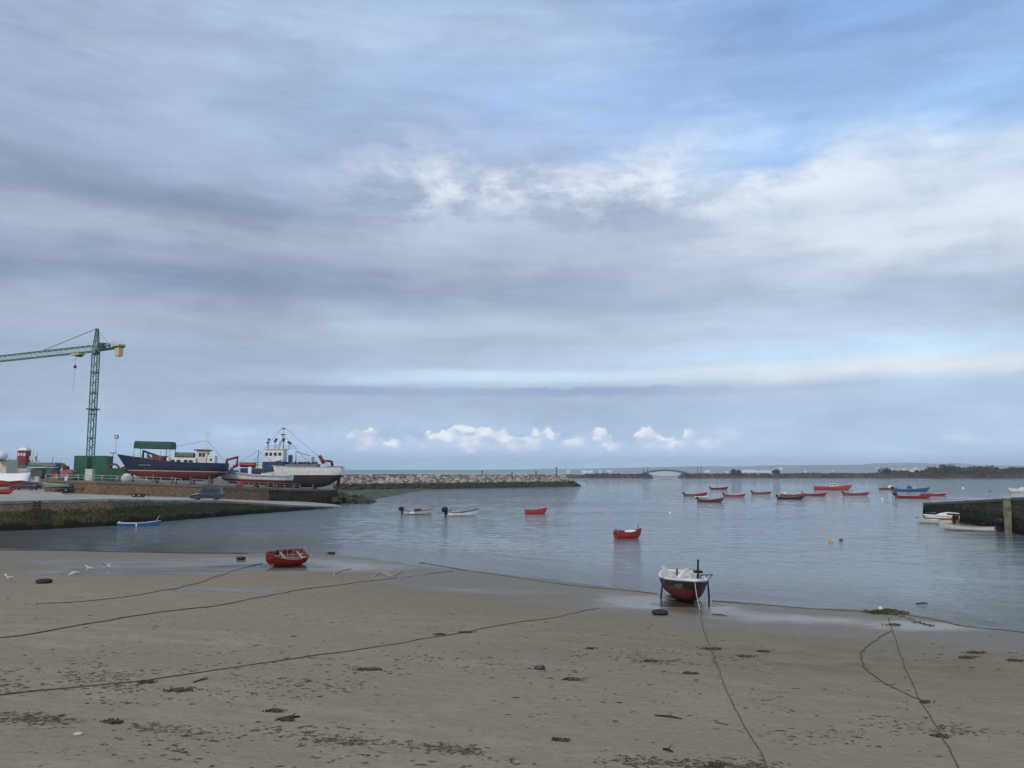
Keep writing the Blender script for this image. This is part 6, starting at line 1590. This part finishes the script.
mb = MB(); mb.blob((0, 0, .02), (.09, .07, .035), 12, 0, .12, seed=9); mb.build('stone', mat('pale_stone', (.42, .46, .42), .7, var=.12, scale=9), o)
c = at_z(922, 603.5); o = empty('floating_debris', c, .4, 'dark bit of floating debris just off the weedy mooring', 'debris')
mb = MB(); mb.blob((-.3, 0, 0), (.13, .08, .05), 8, 0, .15, seed=1); mb.tube([(-.1, .05, .0), (.1, .1, .02), (.3, -.1, .0)], .03, 5); mb.build('frond', M_stk, o)
for u0, v0, u1, v1, lab in ((712, 614.5, 727, 616, 'thin dark strand on the wet sand right of the propped boat'), (690, 592, 707, 593, '')):
    if lab: stick(u0, v0, u1, v1, .02, M_stk, lab)

# scattered wrack bits, shells and pebbles: uncountable
def scatter(name, m, bands, sizes, seed, flat=.35, strands=True):
    r_ = random.Random(seed); mb = MB()
    for poly, spread, n in bands:
        n = int(n * .72)
        P_ = [at_t(u, v) for u, v in poly]; L_ = [(b_ - a).length for a, b_ in zip(P_[:-1], P_[1:])]; tot = sum(L_)
        for _ in range(n):
            k = r_.random() * tot; i = 0
            while k > L_[i] and i < len(L_) - 1: k -= L_[i]; i += 1
            c = P_[i].lerp(P_[i + 1], min(1, k / L_[i]))
            off = r_.gauss(0, spread); x = c.x + r_.gauss(0, spread * 1.2); y = c.y + off
            dens = mnoise.noise(Vector((x * .55, y * .8, seed)))
            if dens < r_.uniform(-.35, .25): continue
            z = terrain(x, y); s = sizes[0] * (sizes[1] / sizes[0]) ** (r_.random() ** 1.6)
            if z < -.02: continue
            if strands:
                nn = r_.choice((1, 2, 3, 4))
                for _k in range(nn):
                    a = r_.gauss(0, .55); d = Vector((math.cos(a), math.sin(a), 0)) * s * r_.uniform(.6, 1.6); q = Vector((x + r_.gauss(0, s * .6), y + r_.gauss(0, s * .45), z + .004))
                    b2 = Vector((-d.y, d.x, 0)).normalized() * s * r_.uniform(.12, .32)
                    hh = Vector((0, 0, s * flat * r_.uniform(.3, .9)))
                    mb.add([q - d, q - b2, q + d, q + b2, q + hh], [(0, 1, 4), (1, 2, 4), (2, 3, 4), (3, 0, 4)])
            else:
                mb.add([(x - s, y, z), (x, y - s, z), (x + s, y, z), (x, y + s, z), (x, y, z + s * .8)], [(0, 1, 4), (1, 2, 4), (2, 3, 4), (3, 0, 4)])
    return tag(mb.build(name, m), kind='stuff')
scatter('scattered_wrack', M_brw, [
    ([(-20, 690), (100, 685), (200, 690), (330, 684)], 1.0, 2600), ([(-10, 676), (60, 674), (120, 670)], .8, 900), ([(60, 665), (200, 655), (330, 665)], 1.6, 700), ([(330, 672), (370, 668), (470, 665), (560, 668)], 1.1, 900),
    ([(-20, 714), (60, 722), (110, 724), (170, 731), (250, 733)], .28, 1400), ([(300, 738), (400, 744), (470, 751), (560, 757), (680, 764), (780, 767)], .22, 2600), ([(250, 740), (340, 735)], .7, 500),
    ([(600, 655), (680, 662), (740, 660)], 1.3, 900), ([(560, 700), (760, 700), (900, 720)], 2.2, 900), ([(820, 718), (900, 726), (1000, 730)], .4, 500), ([(720, 730), (860, 740)], .5, 350), ([(900, 650), (1030, 660)], 1.3, 500),
    ([(0, 640), (300, 640), (640, 640), (900, 650)], 3.5, 1800), ([(0, 620), (400, 610), (700, 625)], 3.5, 700), ([(60, 750), (300, 755), (500, 765)], .8, 700), ([(-20, 600), (200, 590), (420, 595)], 3.0, 350)], (.009, .080), 3)
scatter('green_wrack', M_weed, [([(-20, 716), (60, 722), (110, 724), (170, 731)], .18, 900), ([(340, 741), (400, 746), (440, 748), (480, 752)], .15, 1000), ([(640, 660), (665, 664)], .5, 200), ([(900, 735), (980, 733)], .2, 200)], (.012, .055), 5)
scatter('shell_bits', mat('shell_white', (.62, .58, .52), .6, var=.1), [([(0, 690), (300, 700), (600, 705), (1020, 700)], 2.2, 260), ([(380, 715), (460, 720)], .6, 60), ([(0, 640), (500, 650), (1000, 670)], 3.0, 160), ([(100, 750), (700, 755)], .8, 90), ([(950, 698), (1000, 703)], .3, 25)], (.006, .018), 8, strands=False)
scatter('pebbles', mat('grey_pebbles', (.10, .09, .075), .8, var=.4, scale=9), [([(0, 690), (300, 700), (600, 705), (1020, 700)], 2.8, 3000), ([(0, 650), (500, 650), (1000, 650)], 4.0, 2500), ([(100, 755), (900, 760)], 1.0, 900)], (.005, .016), 9, strands=False)
